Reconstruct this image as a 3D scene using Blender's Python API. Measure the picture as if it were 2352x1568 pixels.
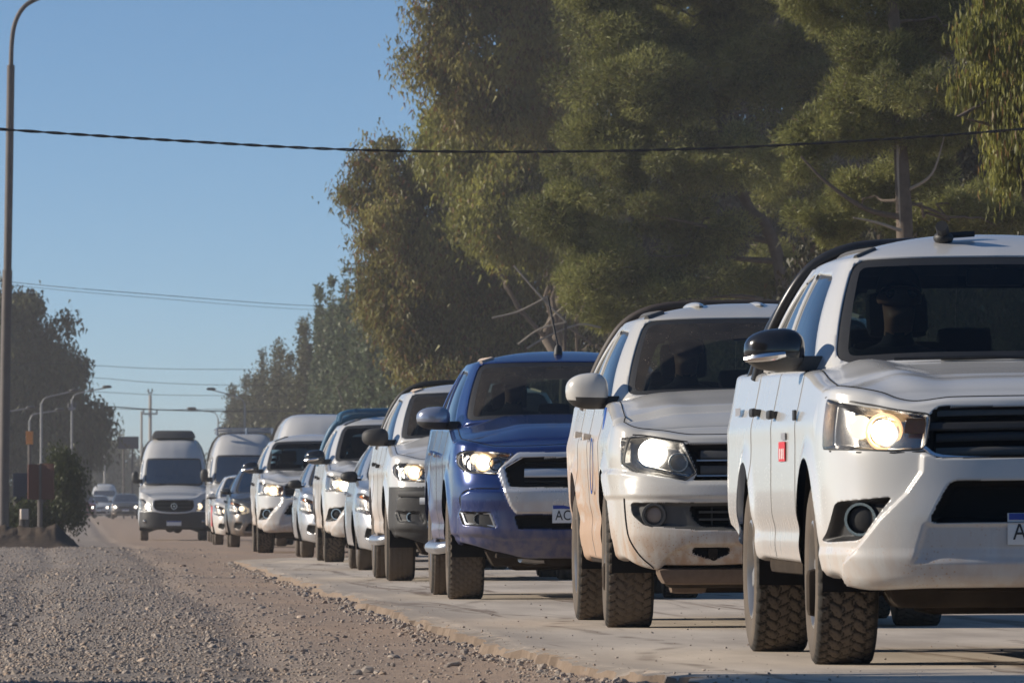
import bpy, bmesh, math, random
import numpy as np
from mathutils import Vector, Matrix

for _o in list(bpy.data.objects):
    bpy.data.objects.remove(_o)
SC = bpy.context.scene
COL = SC.collection
RNG = np.random.default_rng(11)
R = math.radians

# ---------------------------------------------------------------- camera
F_PX = 18500.0            # focal length in units of a 2352 px wide frame
CAM_H = 0.64
YAW = math.atan((1176 - 170) / F_PX)
PITCH = math.atan((1174 - 784) / F_PX)
cam_d = bpy.data.cameras.new('camera')
cam = bpy.data.objects.new('camera', cam_d)
COL.objects.link(cam)
cam.location = (0, 0, CAM_H)
cam.rotation_euler = (math.pi / 2 + PITCH, 0, -YAW)
cam_d.sensor_width = 36.0
cam_d.lens = F_PX / 2352 * 36.0
cam_d.clip_start = 0.5
cam_d.clip_end = 6000
cam_d.dof.use_dof = True
cam_d.dof.focus_distance = 46.0
cam_d.dof.aperture_fstop = 24.0
SC.camera = cam
_CM = cam.rotation_euler.to_matrix()


def at(x, y, Y):
    """world point seen at pixel (x, y) of a 2352x1568 frame at world depth Y"""
    d = _CM @ Vector(((x - 1176) / F_PX, -(y - 784) / F_PX, -1.0))
    k = Y / d.y
    return Vector((d.x * k, Y, CAM_H + d.z * k))


# ---------------------------------------------------------------- sky, sun, exposure
SUN_EL = R(21)
SUN_B = R(8)             # sun stands left, a little behind the cars
SUN_DIR = Vector((-math.cos(SUN_EL) * math.cos(SUN_B), math.cos(SUN_EL) * math.sin(SUN_B), math.sin(SUN_EL)))
W = bpy.data.worlds.new('World')
SC.world = W
W.use_nodes = True
nt = W.node_tree
nt.nodes.clear()
_sky = nt.nodes.new('ShaderNodeTexSky')
_sky.sky_type = 'NISHITA'
_sky.sun_disc = False
_sky.sun_elevation = SUN_EL
_sky.sun_rotation = math.atan2(SUN_DIR.x, SUN_DIR.y)
_sky.altitude = 900
_sky.air_density = 1.0
_sky.dust_density = 0.3
_sky.ozone_density = 2.2
_tc = nt.nodes.new('ShaderNodeTexCoord')
_sep = nt.nodes.new('ShaderNodeSeparateXYZ')
_mul = nt.nodes.new('ShaderNodeMath'); _mul.operation = 'MULTIPLY_ADD'
_mul.inputs[1].default_value = 3.0; _mul.inputs[2].default_value = 0.05
_cmb = nt.nodes.new('ShaderNodeCombineXYZ')
_nrm = nt.nodes.new('ShaderNodeVectorMath'); _nrm.operation = 'NORMALIZE'
_bg = nt.nodes.new('ShaderNodeBackground')
_bg.inputs[1].default_value = 0.10
_out = nt.nodes.new('ShaderNodeOutputWorld')
_hs = nt.nodes.new('ShaderNodeHueSaturation')
_hs.inputs['Saturation'].default_value = 1.14
nt.links.new(_tc.outputs['Generated'], _sep.inputs[0])
nt.links.new(_sep.outputs[0], _cmb.inputs[0])
nt.links.new(_sep.outputs[1], _cmb.inputs[1])
nt.links.new(_sep.outputs[2], _mul.inputs[0])
nt.links.new(_mul.outputs[0], _cmb.inputs[2])
nt.links.new(_cmb.outputs[0], _nrm.inputs[0])
nt.links.new(_nrm.outputs[0], _sky.inputs[0])
nt.links.new(_sky.outputs[0], _hs.inputs['Color'])
nt.links.new(_hs.outputs[0], _bg.inputs[0])
nt.links.new(_bg.outputs[0], _out.inputs[0])

_sl = bpy.data.lights.new('sun', 'SUN')
_sl.energy = 4.3
_sl.angle = R(0.55)
_sl.color = (1.0, 0.90, 0.76)
sun = bpy.data.objects.new('sun', _sl)
COL.objects.link(sun)
sun.rotation_euler = SUN_DIR.to_track_quat('Z', 'Y').to_euler()
sun.location = (-40, 20, 40)

SC.view_settings.view_transform = 'Standard'
SC.view_settings.look = 'None'
SC.view_settings.exposure = 0.5
SC.view_settings.gamma = 1.0
SC.view_settings.use_curve_mapping = False
SC.render.engine = 'CYCLES'
SC.cycles.max_bounces = 6
SC.cycles.diffuse_bounces = 2
SC.cycles.glossy_bounces = 3
SC.cycles.transmission_bounces = 4
SC.cycles.transparent_max_bounces = 12
SC.cycles.volume_bounces = 0
SC.cycles.caustics_reflective = False
SC.cycles.caustics_refractive = False
SC.cycles.sample_clamp_indirect = 4.0
SC.cycles.use_denoising = True

# ---------------------------------------------------------------- materials
MATS = {}


class NT:
    def __init__(self, name):
        self.m = bpy.data.materials.new(name)
        self.m.use_nodes = True
        self.t = self.m.node_tree
        self.p = self.t.nodes['Principled BSDF']
        MATS[name] = self.m

    def n(self, typ, **kw):
        nd = self.t.nodes.new('ShaderNode' + typ)
        for k, v in kw.items():
            if isinstance(k, str) and hasattr(nd, k):
                setattr(nd, k, v)
        return nd

    def l(self, a, b):
        self.t.links.new(a, b)

    def val(self, sock, v):
        if hasattr(v, 'is_output') or isinstance(v, bpy.types.NodeSocket):
            self.l(v, sock)
        else:
            sock.default_value = v

    def math(self, op, a, b=0.0, c=0.0, clamp=False):
        nd = self.n('Math', operation=op)
        nd.use_clamp = clamp
        self.val(nd.inputs[0], a); self.val(nd.inputs[1], b); self.val(nd.inputs[2], c)
        return nd.outputs[0]

    def ramp(self, v, lo, hi):
        nd = self.n('MapRange')
        nd.interpolation_type = 'SMOOTHSTEP'
        self.val(nd.inputs[0], v)
        nd.inputs[1].default_value = lo; nd.inputs[2].default_value = hi
        return nd.outputs[0]

    def mix(self, f, a, b):
        nd = self.n('Mix', data_type='RGBA')
        self.val(nd.inputs[0], f)
        for s, v in ((nd.inputs[6], a), (nd.inputs[7], b)):
            if isinstance(v, bpy.types.NodeSocket):
                self.l(v, s)
            else:
                s.default_value = (*v, 1)
        return nd.outputs[2]

    def obj(self):
        return self.n('TexCoord').outputs['Object']

    def xyz(self, v):
        nd = self.n('SeparateXYZ'); self.l(v, nd.inputs[0])
        return nd.outputs

    def noise(self, vec, scale, detail=4, rough=0.6, stretch=None, dist=0.0):
        if stretch:
            mp = self.n('Mapping'); self.l(vec, mp.inputs[0]); mp.inputs['Scale'].default_value = stretch
            vec = mp.outputs[0]
        nd = self.n('TexNoise')
        self.l(vec, nd.inputs['Vector'])
        nd.inputs['Scale'].default_value = scale
        nd.inputs['Detail'].default_value = detail
        nd.inputs['Roughness'].default_value = rough
        nd.inputs['Distortion'].default_value = dist
        return nd.outputs['Fac']

    def bump(self, h, strength=0.3, dist=0.02):
        nd = self.n('Bump')
        nd.inputs['Strength'].default_value = strength
        nd.inputs['Distance'].default_value = dist
        self.l(h, nd.inputs['Height'])
        self.l(nd.outputs[0], self.p.inputs['Normal'])


def simple(name, col, rough=0.5, metal=0.0, spec=0.5, coat=0.0, var=0.12, scale=30.0, bump=0.0):
    t = NT(name)
    v = t.noise(t.obj(), scale)
    t.l(t.mix(v, [c * (1 - var) for c in col], [min(1, c * (1 + var)) for c in col]), t.p.inputs['Base Color'])
    t.p.inputs['Roughness'].default_value = rough
    t.p.inputs['Metallic'].default_value = metal
    t.p.inputs['Specular IOR Level'].default_value = spec
    t.p.inputs['Coat Weight'].default_value = coat
    if bump:
        t.bump(v, bump, 0.01)
    return t.m


DUST = (0.42, 0.27, 0.17)


def paint(name, col, dust_low=0.35, dust_all=0.06, side=0.0, speck=0.0, metal=0.0, dustcol=DUST, top=0.55, zfade=(0.30, 0.85)):
    """car paint with road dust: more of it low down, streaks and specks"""
    t = NT(name)
    o = t.obj()
    x, y, z = t.xyz(o)
    n1 = t.noise(o, 3.0, 5, 0.65)
    n2 = t.noise(o, 14.0, 4, 0.6, stretch=(1, 1, 0.35))
    low = t.math('SUBTRACT', 1.0, t.ramp(z, *zfade))
    f = t.math('MULTIPLY', low, t.math('MULTIPLY_ADD', t.ramp(n2, .32, .68), .85, 0.22))
    f = t.math('MULTIPLY', f, dust_low)
    f = t.math('ADD', f, t.math('MULTIPLY', n1, dust_all))
    if side:
        ax = t.math('ABSOLUTE', x)
        m = t.math('MULTIPLY', t.ramp(ax, 0.80, 0.90), t.ramp(y, 0.25, 0.75))
        zz = t.math('SUBTRACT', 1.0, t.ramp(t.math('ADD', z, t.math('MULTIPLY', n1, 0.35)), 1.0, 1.42))
        pat = t.math('MULTIPLY_ADD', t.ramp(t.noise(o, 7.0, 6, .7, stretch=(1, .5, 1.6)), .36, .64), .65, .38)
        f = t.math('ADD', f, t.math('MULTIPLY', t.math('MULTIPLY', t.math('MULTIPLY', m, zz), pat), side))
    if speck:
        vo = t.n('TexVoronoi'); t.l(o, vo.inputs['Vector']); vo.inputs['Scale'].default_value = 55
        big = t.noise(o, 6.0, 2)
        s = t.math('MULTIPLY', t.math('LESS_THAN', vo.outputs['Distance'], 0.22), t.ramp(big, 0.45, 0.62))
        s = t.math('MULTIPLY', s, t.math('SUBTRACT', 1.0, t.ramp(z, 0.35, 1.0)))
        f = t.math('ADD', f, t.math('MULTIPLY', s, speck))
    f = t.math('MINIMUM', f, 0.92)
    t.l(t.mix(f, col, dustcol), t.p.inputs['Base Color'])
    r = t.math('MULTIPLY_ADD', f, 0.6, 0.22, clamp=True)
    t.l(r, t.p.inputs['Roughness'])
    t.p.inputs['Metallic'].default_value = metal
    c = t.math('MULTIPLY', t.math('SUBTRACT', 1.0, f), top)
    t.l(c, t.p.inputs['Coat Weight'])
    t.p.inputs['Coat Roughness'].default_value = 0.08
    return t.m


def glass(name, tint, dusty=0.0, refl=1.0, ior=1.5, wipe=None):
    t = NT(name)
    t.t.nodes.remove(t.p)
    o = t.obj()
    tr = t.n('BsdfTransparent'); tr.inputs[0].default_value = (*tint, 1)
    gl = t.n('BsdfGlossy'); gl.inputs['Roughness'].default_value = 0.03
    gl.inputs[0].default_value = (refl, refl, refl, 1)
    fr = t.n('Fresnel'); fr.inputs[0].default_value = ior
    mx = t.n('MixShader')
    t.l(fr.outputs[0], mx.inputs[0]); t.l(tr.outputs[0], mx.inputs[1]); t.l(gl.outputs[0], mx.inputs[2])
    last = mx.outputs[0]
    if dusty:
        df = t.n('BsdfDiffuse'); df.inputs[0].default_value = (0.45, 0.38, 0.3, 1)
        vo = t.n('TexVoronoi'); t.l(o, vo.inputs['Vector']); vo.inputs['Scale'].default_value = 70
        sp = t.math('MULTIPLY', t.math('LESS_THAN', vo.outputs['Distance'], 0.16), t.ramp(t.noise(o, 9, 3), 0.42, 0.7))
        ft = t.math('ADD', t.math('MULTIPLY', t.noise(o, 4, 4), dusty), t.math('MULTIPLY', sp, dusty * 4), clamp=True)
        if wipe:
            x, y, z = t.xyz(o)
            ms = None
            for (px, pz, rr) in wipe:
                dd = t.math('SQRT', t.math('ADD', t.math('POWER', t.math('SUBTRACT', x, px), 2.0), t.math('POWER', t.math('MULTIPLY', t.math('SUBTRACT', z, pz), 1.9), 2.0)))
                arc = t.ramp(dd, rr - .012, rr + .006)
                st = t.math('MULTIPLY', t.ramp(t.math('SINE', t.math('MULTIPLY', dd, 260.0)), .75, 1.0), t.ramp(dd, rr - .22, rr))
                arc = t.math('MAXIMUM', arc, t.math('MULTIPLY', st, .25))
                ms = arc if ms is None else t.math('MULTIPLY', ms, arc)
            ft = t.math('MULTIPLY', t.math('MULTIPLY', ft, 3.2, clamp=True), t.math('MULTIPLY_ADD', ms, .92, .08))
        m2 = t.n('MixShader'); t.l(ft, m2.inputs[0]); t.l(last, m2.inputs[1]); t.l(df.outputs[0], m2.inputs[2])
        last = m2.outputs[0]
    t.l(last, t.t.nodes['Material Output'].inputs[0])
    return t.m


def emit(name, col, strength):
    t = NT(name)
    t.p.inputs['Base Color'].default_value = (*col, 1)
    t.p.inputs['Emission Color'].default_value = (*col, 1)
    t.p.inputs['Emission Strength'].default_value = strength
    return t.m


# ---------------------------------------------------------------- mesh helpers
def prop(o, label=None, cat=None, group=None, kind=None):
    for k, v in (('label', label), ('category', cat), ('group', group), ('kind', kind)):
        if v:
            o[k] = v
    return o


def empty(name, loc=(0, 0, 0), rz=0.0, label=None, cat=None, group=None):
    o = bpy.data.objects.new(name, None)
    o.empty_display_size = 0.2
    COL.objects.link(o)
    o.location = loc
    o.rotation_euler = (0, 0, rz)
    return prop(o, label, cat, group)


def mesh_np(name, V, F, mats=(), parent=None, smooth=True, N=None, mi=None):
    """V (n,3) float, F (m,3|4) int arrays or list of lists"""
    me = bpy.data.meshes.new(name)
    V = np.asarray(V, dtype=np.float64)
    if isinstance(F, np.ndarray):
        k = F.shape[1]
        me.vertices.add(len(V)); me.vertices.foreach_set('co', V.ravel())
        me.loops.add(F.size); me.loops.foreach_set('vertex_index', F.ravel().astype(np.int32))
        me.polygons.add(len(F))
        me.polygons.foreach_set('loop_start', np.arange(0, F.size, k, dtype=np.int32))
        me.update(calc_edges=True)
        me.validate()
    else:
        me.from_pydata([tuple(v) for v in V], [], [list(f) for f in F])
    if smooth and len(me.polygons):
        me.polygons.foreach_set('use_smooth', np.ones(len(me.polygons), dtype=bool))
    if mi is not None and len(mi) == len(me.polygons):
        me.polygons.foreach_set('material_index', np.asarray(mi, dtype=np.int32))
    if N is not None and len(N) == len(me.vertices):
        try:
            me.normals_split_custom_set_from_vertices([tuple(n) for n in N])
        except Exception:
            pass
    o = bpy.data.objects.new(name, me)
    COL.objects.link(o)
    for m in (mats if isinstance(mats, (list, tuple)) else [mats]):
        me.materials.append(m)
    if parent is not None:
        o.parent = parent
    return o


def sharp(o, ang=35):
    me = o.data
    bm = bmesh.new(); bm.from_mesh(me)
    a = R(ang)
    for e in bm.edges:
        e.smooth = len(e.link_faces) == 2 and e.calc_face_angle(0) < a
    bm.to_mesh(me); bm.free()
    return o


class MB:
    """collects simple solids into one mesh"""
    def __init__(self):
        self.V = []; self.F = []; self.M = []; self.nv = 0

    def add(self, V, F, m=0):
        V = [tuple(map(float, v)) for v in V]
        self.V += V
        self.F += [[i + self.nv for i in f] for f in F]
        self.M += [m] * len(F)
        self.nv += len(V)
        return self

    def box(self, c, s, bev=0.0, rot=None, m=0, taper=None):
        bm = bmesh.new()
        bmesh.ops.create_cube(bm, size=1.0)
        for v in bm.verts:
            v.co = Vector((v.co.x * s[0], v.co.y * s[1], v.co.z * s[2]))
            if taper and v.co.z > 0:
                v.co.x *= taper[0]; v.co.y *= taper[1]
        if bev:
            bmesh.ops.bevel(bm, geom=list(bm.edges), offset=bev, segments=2, affect='EDGES', profile=0.6)
        M = Matrix.Translation(Vector(c))
        if rot is not None:
            M = M @ rot.to_4x4()
        bm.verts.index_update()
        self.add([M @ v.co for v in bm.verts], [[v.index for v in f.verts] for f in bm.faces], m)
        bm.free()
        return self

    def tube(self, pts, r, n=8, m=0, cap=True, squash=None):
        V, F = tube_geo(pts, r, n, cap)
        self.add(V, F, m)
        return self

    def lathe(self, prof, n=24, axis='x', c=(0, 0, 0), m=0, squash=(1, 1)):
        """prof: list of (a, r) a along the axis"""
        V = []; F = []
        for a, r in prof:
            for k in range(n):
                t = 2 * math.pi * k / n
                p, q = r * math.cos(t) * squash[0], r * math.sin(t) * squash[1]
                v = {'x': (a, p, q), 'y': (p, a, q), 'z': (p, q, a)}[axis]
                V.append((v[0] + c[0], v[1] + c[1], v[2] + c[2]))
        for i in range(len(prof) - 1):
            for k in range(n):
                k2 = (k + 1) % n
                F.append([i * n + k, i * n + k2, (i + 1) * n + k2, (i + 1) * n + k])
        self.add(V, F, m)
        return self

    def ball(self, c, r, n=10, m=0, rot=None, p=1.0):
        V = []; F = []
        r = (r, r, r) if np.isscalar(r) else r
        k2 = n * 2
        sg = lambda a: math.copysign(abs(a) ** p, a)
        for i in range(n + 1):
            a = math.pi * i / n
            for k in range(k2):
                b = 2 * math.pi * k / k2
                v = Vector((sg(math.sin(a)) * sg(math.cos(b)) * r[0], sg(math.sin(a)) * sg(math.sin(b)) * r[1], sg(math.cos(a)) * r[2]))
                if rot is not None:
                    v = rot @ v
                V.append(v + Vector(c))
        for i in range(n):
            for k in range(k2):
                q = (k + 1) % k2
                F.append([i * k2 + k, (i + 1) * k2 + k, (i + 1) * k2 + q, i * k2 + q])
        self.add(V, F, m)
        return self

    def build(self, name, mats, parent=None, smooth=True, sh=40):
        o = mesh_np(name, self.V, self.F, mats, parent, smooth, mi=self.M)
        bm = bmesh.new(); bm.from_mesh(o.data)
        bmesh.ops.remove_doubles(bm, verts=bm.verts, dist=1e-5)
        bmesh.ops.recalc_face_normals(bm, faces=bm.faces)
        a = R(sh)
        for e in bm.edges:
            e.smooth = len(e.link_faces) == 2 and e.calc_face_angle(0) < a
        bm.to_mesh(o.data); bm.free()
        return o


def tube_geo(pts, r, n=8, cap=True):
    P = [Vector(p) for p in pts]
    rs = [r] * len(P) if np.isscalar(r) else list(r)
    V = []; F = []
    up = Vector((0, 0, 1))
    prev = None
    for i, p in enumerate(P):
        d = (P[min(i + 1, len(P) - 1)] - P[max(i - 1, 0)])
        d = d.normalized() if d.length > 1e-9 else Vector((0, 0, 1))
        if prev is None:
            a = up.cross(d)
            if a.length < 1e-3:
                a = Vector((1, 0, 0)).cross(d)
        else:
            a = prev - d * prev.dot(d)
            if a.length < 1e-4:
                a = up.cross(d)
        a.normalize(); prev = a.copy()
        b = d.cross(a)
        for k in range(n):
            t = 2 * math.pi * k / n
            V.append(p + (a * math.cos(t) + b * math.sin(t)) * rs[i])
    for i in range(len(P) - 1):
        for k in range(n):
            k2 = (k + 1) % n
            F.append([i * n + k, i * n + k2, (i + 1) * n + k2, (i + 1) * n + k])
    if cap:
        F.append(list(range(n))[::-1]); F.append([(len(P) - 1) * n + k for k in range(n)])
    return V, F


def smooth_path(pts, n=6):
    """Catmull-Rom through pts"""
    P = np.asarray(pts, float)
    Q = np.vstack([2 * P[0] - P[1], P, 2 * P[-1] - P[-2]])
    out = []
    for i in range(1, len(Q) - 2):
        for k in range(n):
            t = k / n
            a, b, c, d = Q[i - 1], Q[i], Q[i + 1], Q[i + 2]
            out.append(0.5 * (2 * b + (c - a) * t + (2 * a - 5 * b + 4 * c - d) * t * t + (3 * b - a - 3 * c + d) * t ** 3))
    out.append(P[-1])
    return np.array(out)


def hi(x, xs, ys):
    """smooth monotone-ish interpolation (pchip)"""
    x = np.asarray(x, float); xs = np.asarray(xs, float); ys = np.asarray(ys, float)
    h = np.diff(xs); d = np.diff(ys) / h
    m = np.zeros_like(xs)
    for i in range(1, len(xs) - 1):
        if d[i - 1] * d[i] > 0:
            w1 = 2 * h[i] + h[i - 1]; w2 = h[i] + 2 * h[i - 1]
            m[i] = (w1 + w2) / (w1 / d[i - 1] + w2 / d[i])
    m[0] = d[0]; m[-1] = d[-1]
    xc = np.clip(x, xs[0], xs[-1])
    k = np.clip(np.searchsorted(xs, xc) - 1, 0, len(xs) - 2)
    t = (xc - xs[k]) / h[k]
    return (ys[k] * (2 * t ** 3 - 3 * t ** 2 + 1) + m[k] * h[k] * (t ** 3 - 2 * t ** 2 + t)
            + ys[k + 1] * (3 * t ** 2 - 2 * t ** 3) + m[k + 1] * h[k] * (t ** 3 - t ** 2))


def sst(x, a, b):
    t = np.clip((np.asarray(x, float) - a) / (b - a), 0, 1)
    return t * t * (3 - 2 * t)


def fillet(poly, r, n=4):
    """round the corners of a closed polygon"""
    P = [np.array(p[:2], float) for p in poly]
    out = []
    L = len(P)
    for i in range(L):
        a, b, c = P[i - 1], P[i], P[(i + 1) % L]
        rr = poly[i][2] if len(poly[i]) > 2 else r
        u, v = a - b, c - b
        lu, lv = np.linalg.norm(u), np.linalg.norm(v)
        k = min(rr, lu * 0.48, lv * 0.48)
        if k < 1e-4:
            out.append(tuple(b)); continue
        p0, p2 = b + u / lu * k, b + v / lv * k
        for j in range(n + 1):
            t = j / n
            out.append(tuple((1 - t) ** 2 * p0 + 2 * t * (1 - t) * b + t * t * p2))
    return out


def sdf_poly(px, py, poly):
    P = np.asarray(poly, float)
    d2 = np.full(px.shape, 1e9)
    ins = np.zeros(px.shape, bool)
    n = len(P)
    for i in range(n):
        a = P[i]; b = P[(i + 1) % n]
        e = b - a
        w0 = px - a[0]; w1 = py - a[1]
        t = np.clip((w0 * e[0] + w1 * e[1]) / max(e @ e, 1e-12), 0, 1)
        d2 = np.minimum(d2, (w0 - e[0] * t) ** 2 + (w1 - e[1] * t) ** 2)
        c1 = (a[1] <= py) != (b[1] <= py)
        with np.errstate(divide='ignore', invalid='ignore'):
            xi = a[0] + (py - a[1]) / (b[1] - a[1] if b[1] != a[1] else 1e-12) * e[0]
        ins ^= c1 & (px < xi)
    d = np.sqrt(d2)
    return np.where(ins, -d, d)


class Grid:
    """a surface sheet P[i,j] with panels cut along smooth outlines"""
    def __init__(self, P):
        self.P = np.array(P, float)
        self.ni, self.nj = self.P.shape[:2]
        self.I, self.J = np.meshgrid(np.arange(self.ni, dtype=float), np.arange(self.nj, dtype=float), indexing='ij')
        self.locked = np.zeros((self.ni, self.nj), bool)
        self.F = {}

    def field(self, name, A):
        self.F[name] = np.array(A, float)

    def samp(self, A):
        i0 = np.clip(np.floor(self.I).astype(int), 0, self.ni - 2)
        j0 = np.clip(np.floor(self.J).astype(int), 0, self.nj - 2)
        fi = self.I - i0; fj = self.J - j0
        if A.ndim == 3:
            fi = fi[..., None]; fj = fj[..., None]
        return (A[i0, j0] * (1 - fi) * (1 - fj) + A[i0 + 1, j0] * fi * (1 - fj)
                + A[i0, j0 + 1] * (1 - fi) * fj + A[i0 + 1, j0 + 1] * fi * fj)

    def snap(self, S):
        """S signed distance on the ORIGINAL grid; pull near vertices onto its zero line"""
        gi, gj = np.gradient(S)
        g2 = gi ** 2 + gj ** 2 + 1e-12
        di = -S * gi / g2; dj = -S * gj / g2
        near = (np.abs(di) < 0.62) & (np.abs(dj) < 0.62) & (~self.locked) & (np.hypot(di, dj) < 0.75)
        near[0, :] &= np.abs(di[0, :]) < 1e-3; near[-1, :] &= np.abs(di[-1, :]) < 1e-3
        near[:, 0] &= False; near[:, -1] &= False
        self.I[near] += di[near]; self.J[near] += dj[near]
        self.locked |= near

    def finish(self):
        P = self.samp(self.P)
        for k in list(self.F):
            self.F[k] = self.samp(self.F[k])
        self.Q = P
        self.diagonals()
        self.calc_normals()
        return self

    def calc_normals(self):
        a = np.gradient(self.Q, axis=0); b = np.gradient(self.Q, axis=1)
        n = np.cross(a, b)
        l = np.linalg.norm(n, axis=2, keepdims=True)
        self.N = n / np.maximum(l, 1e-9)

    def diagonals(self):
        z = np.zeros((self.ni, self.nj), bool)
        for k, A in self.F.items():
            if k in ('x', 'y', 'z'):
                continue
            z |= (np.abs(A) < 1.5e-3) & self.locked
        self.dg = ~(z[1:, :-1] & z[:-1, 1:] & ~(z[:-1, :-1] & z[1:, 1:]))

    def center(self, A):
        """mean of each triangle: array (2, ni-1, nj-1)"""
        a, b, c, d = A[:-1, :-1], A[1:, :-1], A[1:, 1:], A[:-1, 1:]
        t0 = np.where(self.dg, a + b + c, a + b + d) / 3
        t1 = np.where(self.dg, a + c + d, b + c + d) / 3
        return np.stack([t0, t1])

    def extract(self, name, mask, mats, parent, off=0.0, mi=None, flip=False, thick=0.0, rim=None):
        """triangles in mask (2, ni-1, nj-1) become one mesh; off moves along the normal"""
        tt, ii, jj = np.nonzero(mask)
        if len(ii) == 0:
            return None
        idx = lambda i, j: i * self.nj + j
        a, b, c, d = idx(ii, jj), idx(ii + 1, jj), idx(ii + 1, jj + 1), idx(ii, jj + 1)
        g = self.dg[ii, jj]; t0 = tt == 0
        F = np.stack([np.where(t0, a, np.where(g, a, b)), np.where(t0, b, c), np.where(t0, np.where(g, c, d), d)], 1)
        if flip:
            F = F[:, ::-1]
        used, inv = np.unique(F, return_inverse=True)
        F = inv.reshape(F.shape)
        N = self.N.reshape(-1, 3)[used]
        V = self.Q.reshape(-1, 3)[used] + N * off
        m = None if mi is None else mi[tt, ii, jj]
        if thick:
            n0 = len(V)
            V2 = V - N * thick
            E = np.concatenate([F[:, [0, 1]], F[:, [1, 2]], F[:, [2, 0]]])
            key = np.sort(E, 1)
            _, ix, cnt = np.unique(key[:, 0].astype(np.int64) * n0 + key[:, 1], return_index=True, return_counts=True)
            B = E[ix[cnt == 1]]
            s1 = np.stack([B[:, 1], B[:, 0], B[:, 0] + n0], 1)
            s2 = np.stack([B[:, 1], B[:, 0] + n0, B[:, 1] + n0], 1)
            F = np.concatenate([F, F[:, ::-1] + n0, s1, s2])
            k = np.zeros(len(ii), int) if m is None else m
            inner = np.full(len(ii), 1 if rim is None else rim)
            m = np.concatenate([k, inner, np.zeros(2 * len(B), int)])
            V = np.concatenate([V, V2])
            return mesh_np(name, V, F, mats, parent, True, None, m)
        return mesh_np(name, V, F, mats, parent, True, N, m)


def copy_tree(o, parent=None):
    c = o.copy()
    COL.objects.link(c)
    c.parent = parent
    for ch in list(o.children):
        copy_tree(ch, c)
    return c

# ---------------------------------------------------------------- shared vehicle materials
M_BLACK = simple('black_plastic', (0.018, 0.018, 0.019), 0.55, var=0.3)
M_DARK = simple('dark_void', (0.010, 0.010, 0.011), 0.85, spec=0.2)
M_INT = simple('cabin_fabric', (0.030, 0.030, 0.032), 0.9, spec=0.15)
M_GREYPL = simple('grey_plastic', (0.075, 0.073, 0.07), 0.6, var=0.25)
M_CHROME = simple('chrome', (0.72, 0.73, 0.75), 0.16, metal=1.0, var=0.05)
M_SILVER = simple('satin_silver', (0.50, 0.51, 0.53), 0.3, metal=0.9, var=0.06)
M_ALLOY = simple('alloy', (0.42, 0.41, 0.40), 0.38, metal=0.8, var=0.1)
M_UNDER = simple('underbody_dirt', (0.042, 0.033, 0.026), 0.95, var=0.5, scale=9, spec=0.1)
M_LENS = glass('lamp_lens', (0.97, 0.97, 0.97))
M_GLASS = glass('window_glass', (0.56, 0.64, 0.60), 0.004, refl=.38)
M_GLASS_DUSTY = glass('dusty_window_glass', (0.48, 0.55, 0.50), 0.045, refl=.6, wipe=[(-.02, 1.27, .66), (.62, 1.27, .60)])
M_GLASS_SIDE = glass('side_window_glass', (0.12, 0.14, 0.15), 0.01, ior=2.8)
M_BULB = emit('lit_bulb', (1.0, 0.93, 0.80), 6.0)
M_BULBDIM = emit('lit_bulb_soft', (1.0, 0.80, 0.55), 1.2)
M_AMBER = simple('amber_lens', (0.75, 0.22, 0.03), 0.25, var=0.2)
M_RED = simple('red_lens', (0.55, 0.02, 0.02), 0.25)
M_PLATE = simple('plate_white', (0.75, 0.75, 0.73), 0.45, var=0.08)
M_PLATEBLUE = simple('plate_blue', (0.02, 0.05, 0.30), 0.45)
M_INK = simple('plate_ink', (0.012, 0.012, 0.014), 0.5)


def _tyre_mat():
    t = NT('tyre_rubber')
    o = t.obj()
    n = t.noise(o, 5.0, 5, 0.65)
    x, y, z = t.xyz(o)
    rad = t.math('SQRT', t.math('ADD', t.math('MULTIPLY', y, y), t.math('MULTIPLY', z, z)))
    f = t.math('MULTIPLY', t.ramp(rad, 0.374, 0.384), t.math('MULTIPLY_ADD', n, 0.6, 0.45))
    side = t.math('SUBTRACT', 1.0, t.ramp(rad, 0.345, 0.362))
    f = t.math('MAXIMUM', f, t.math('MULTIPLY', side, t.math('MULTIPLY_ADD', n, 0.9, 0.1)), clamp=True)
    t.l(t.mix(f, (0.024, 0.021, 0.018), (0.15, 0.118, 0.09)), t.p.inputs['Base Color'])
    t.p.inputs['Roughness'].default_value = 0.9
    return t.m


M_TYRE = _tyre_mat()

_tyres = {}


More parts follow.
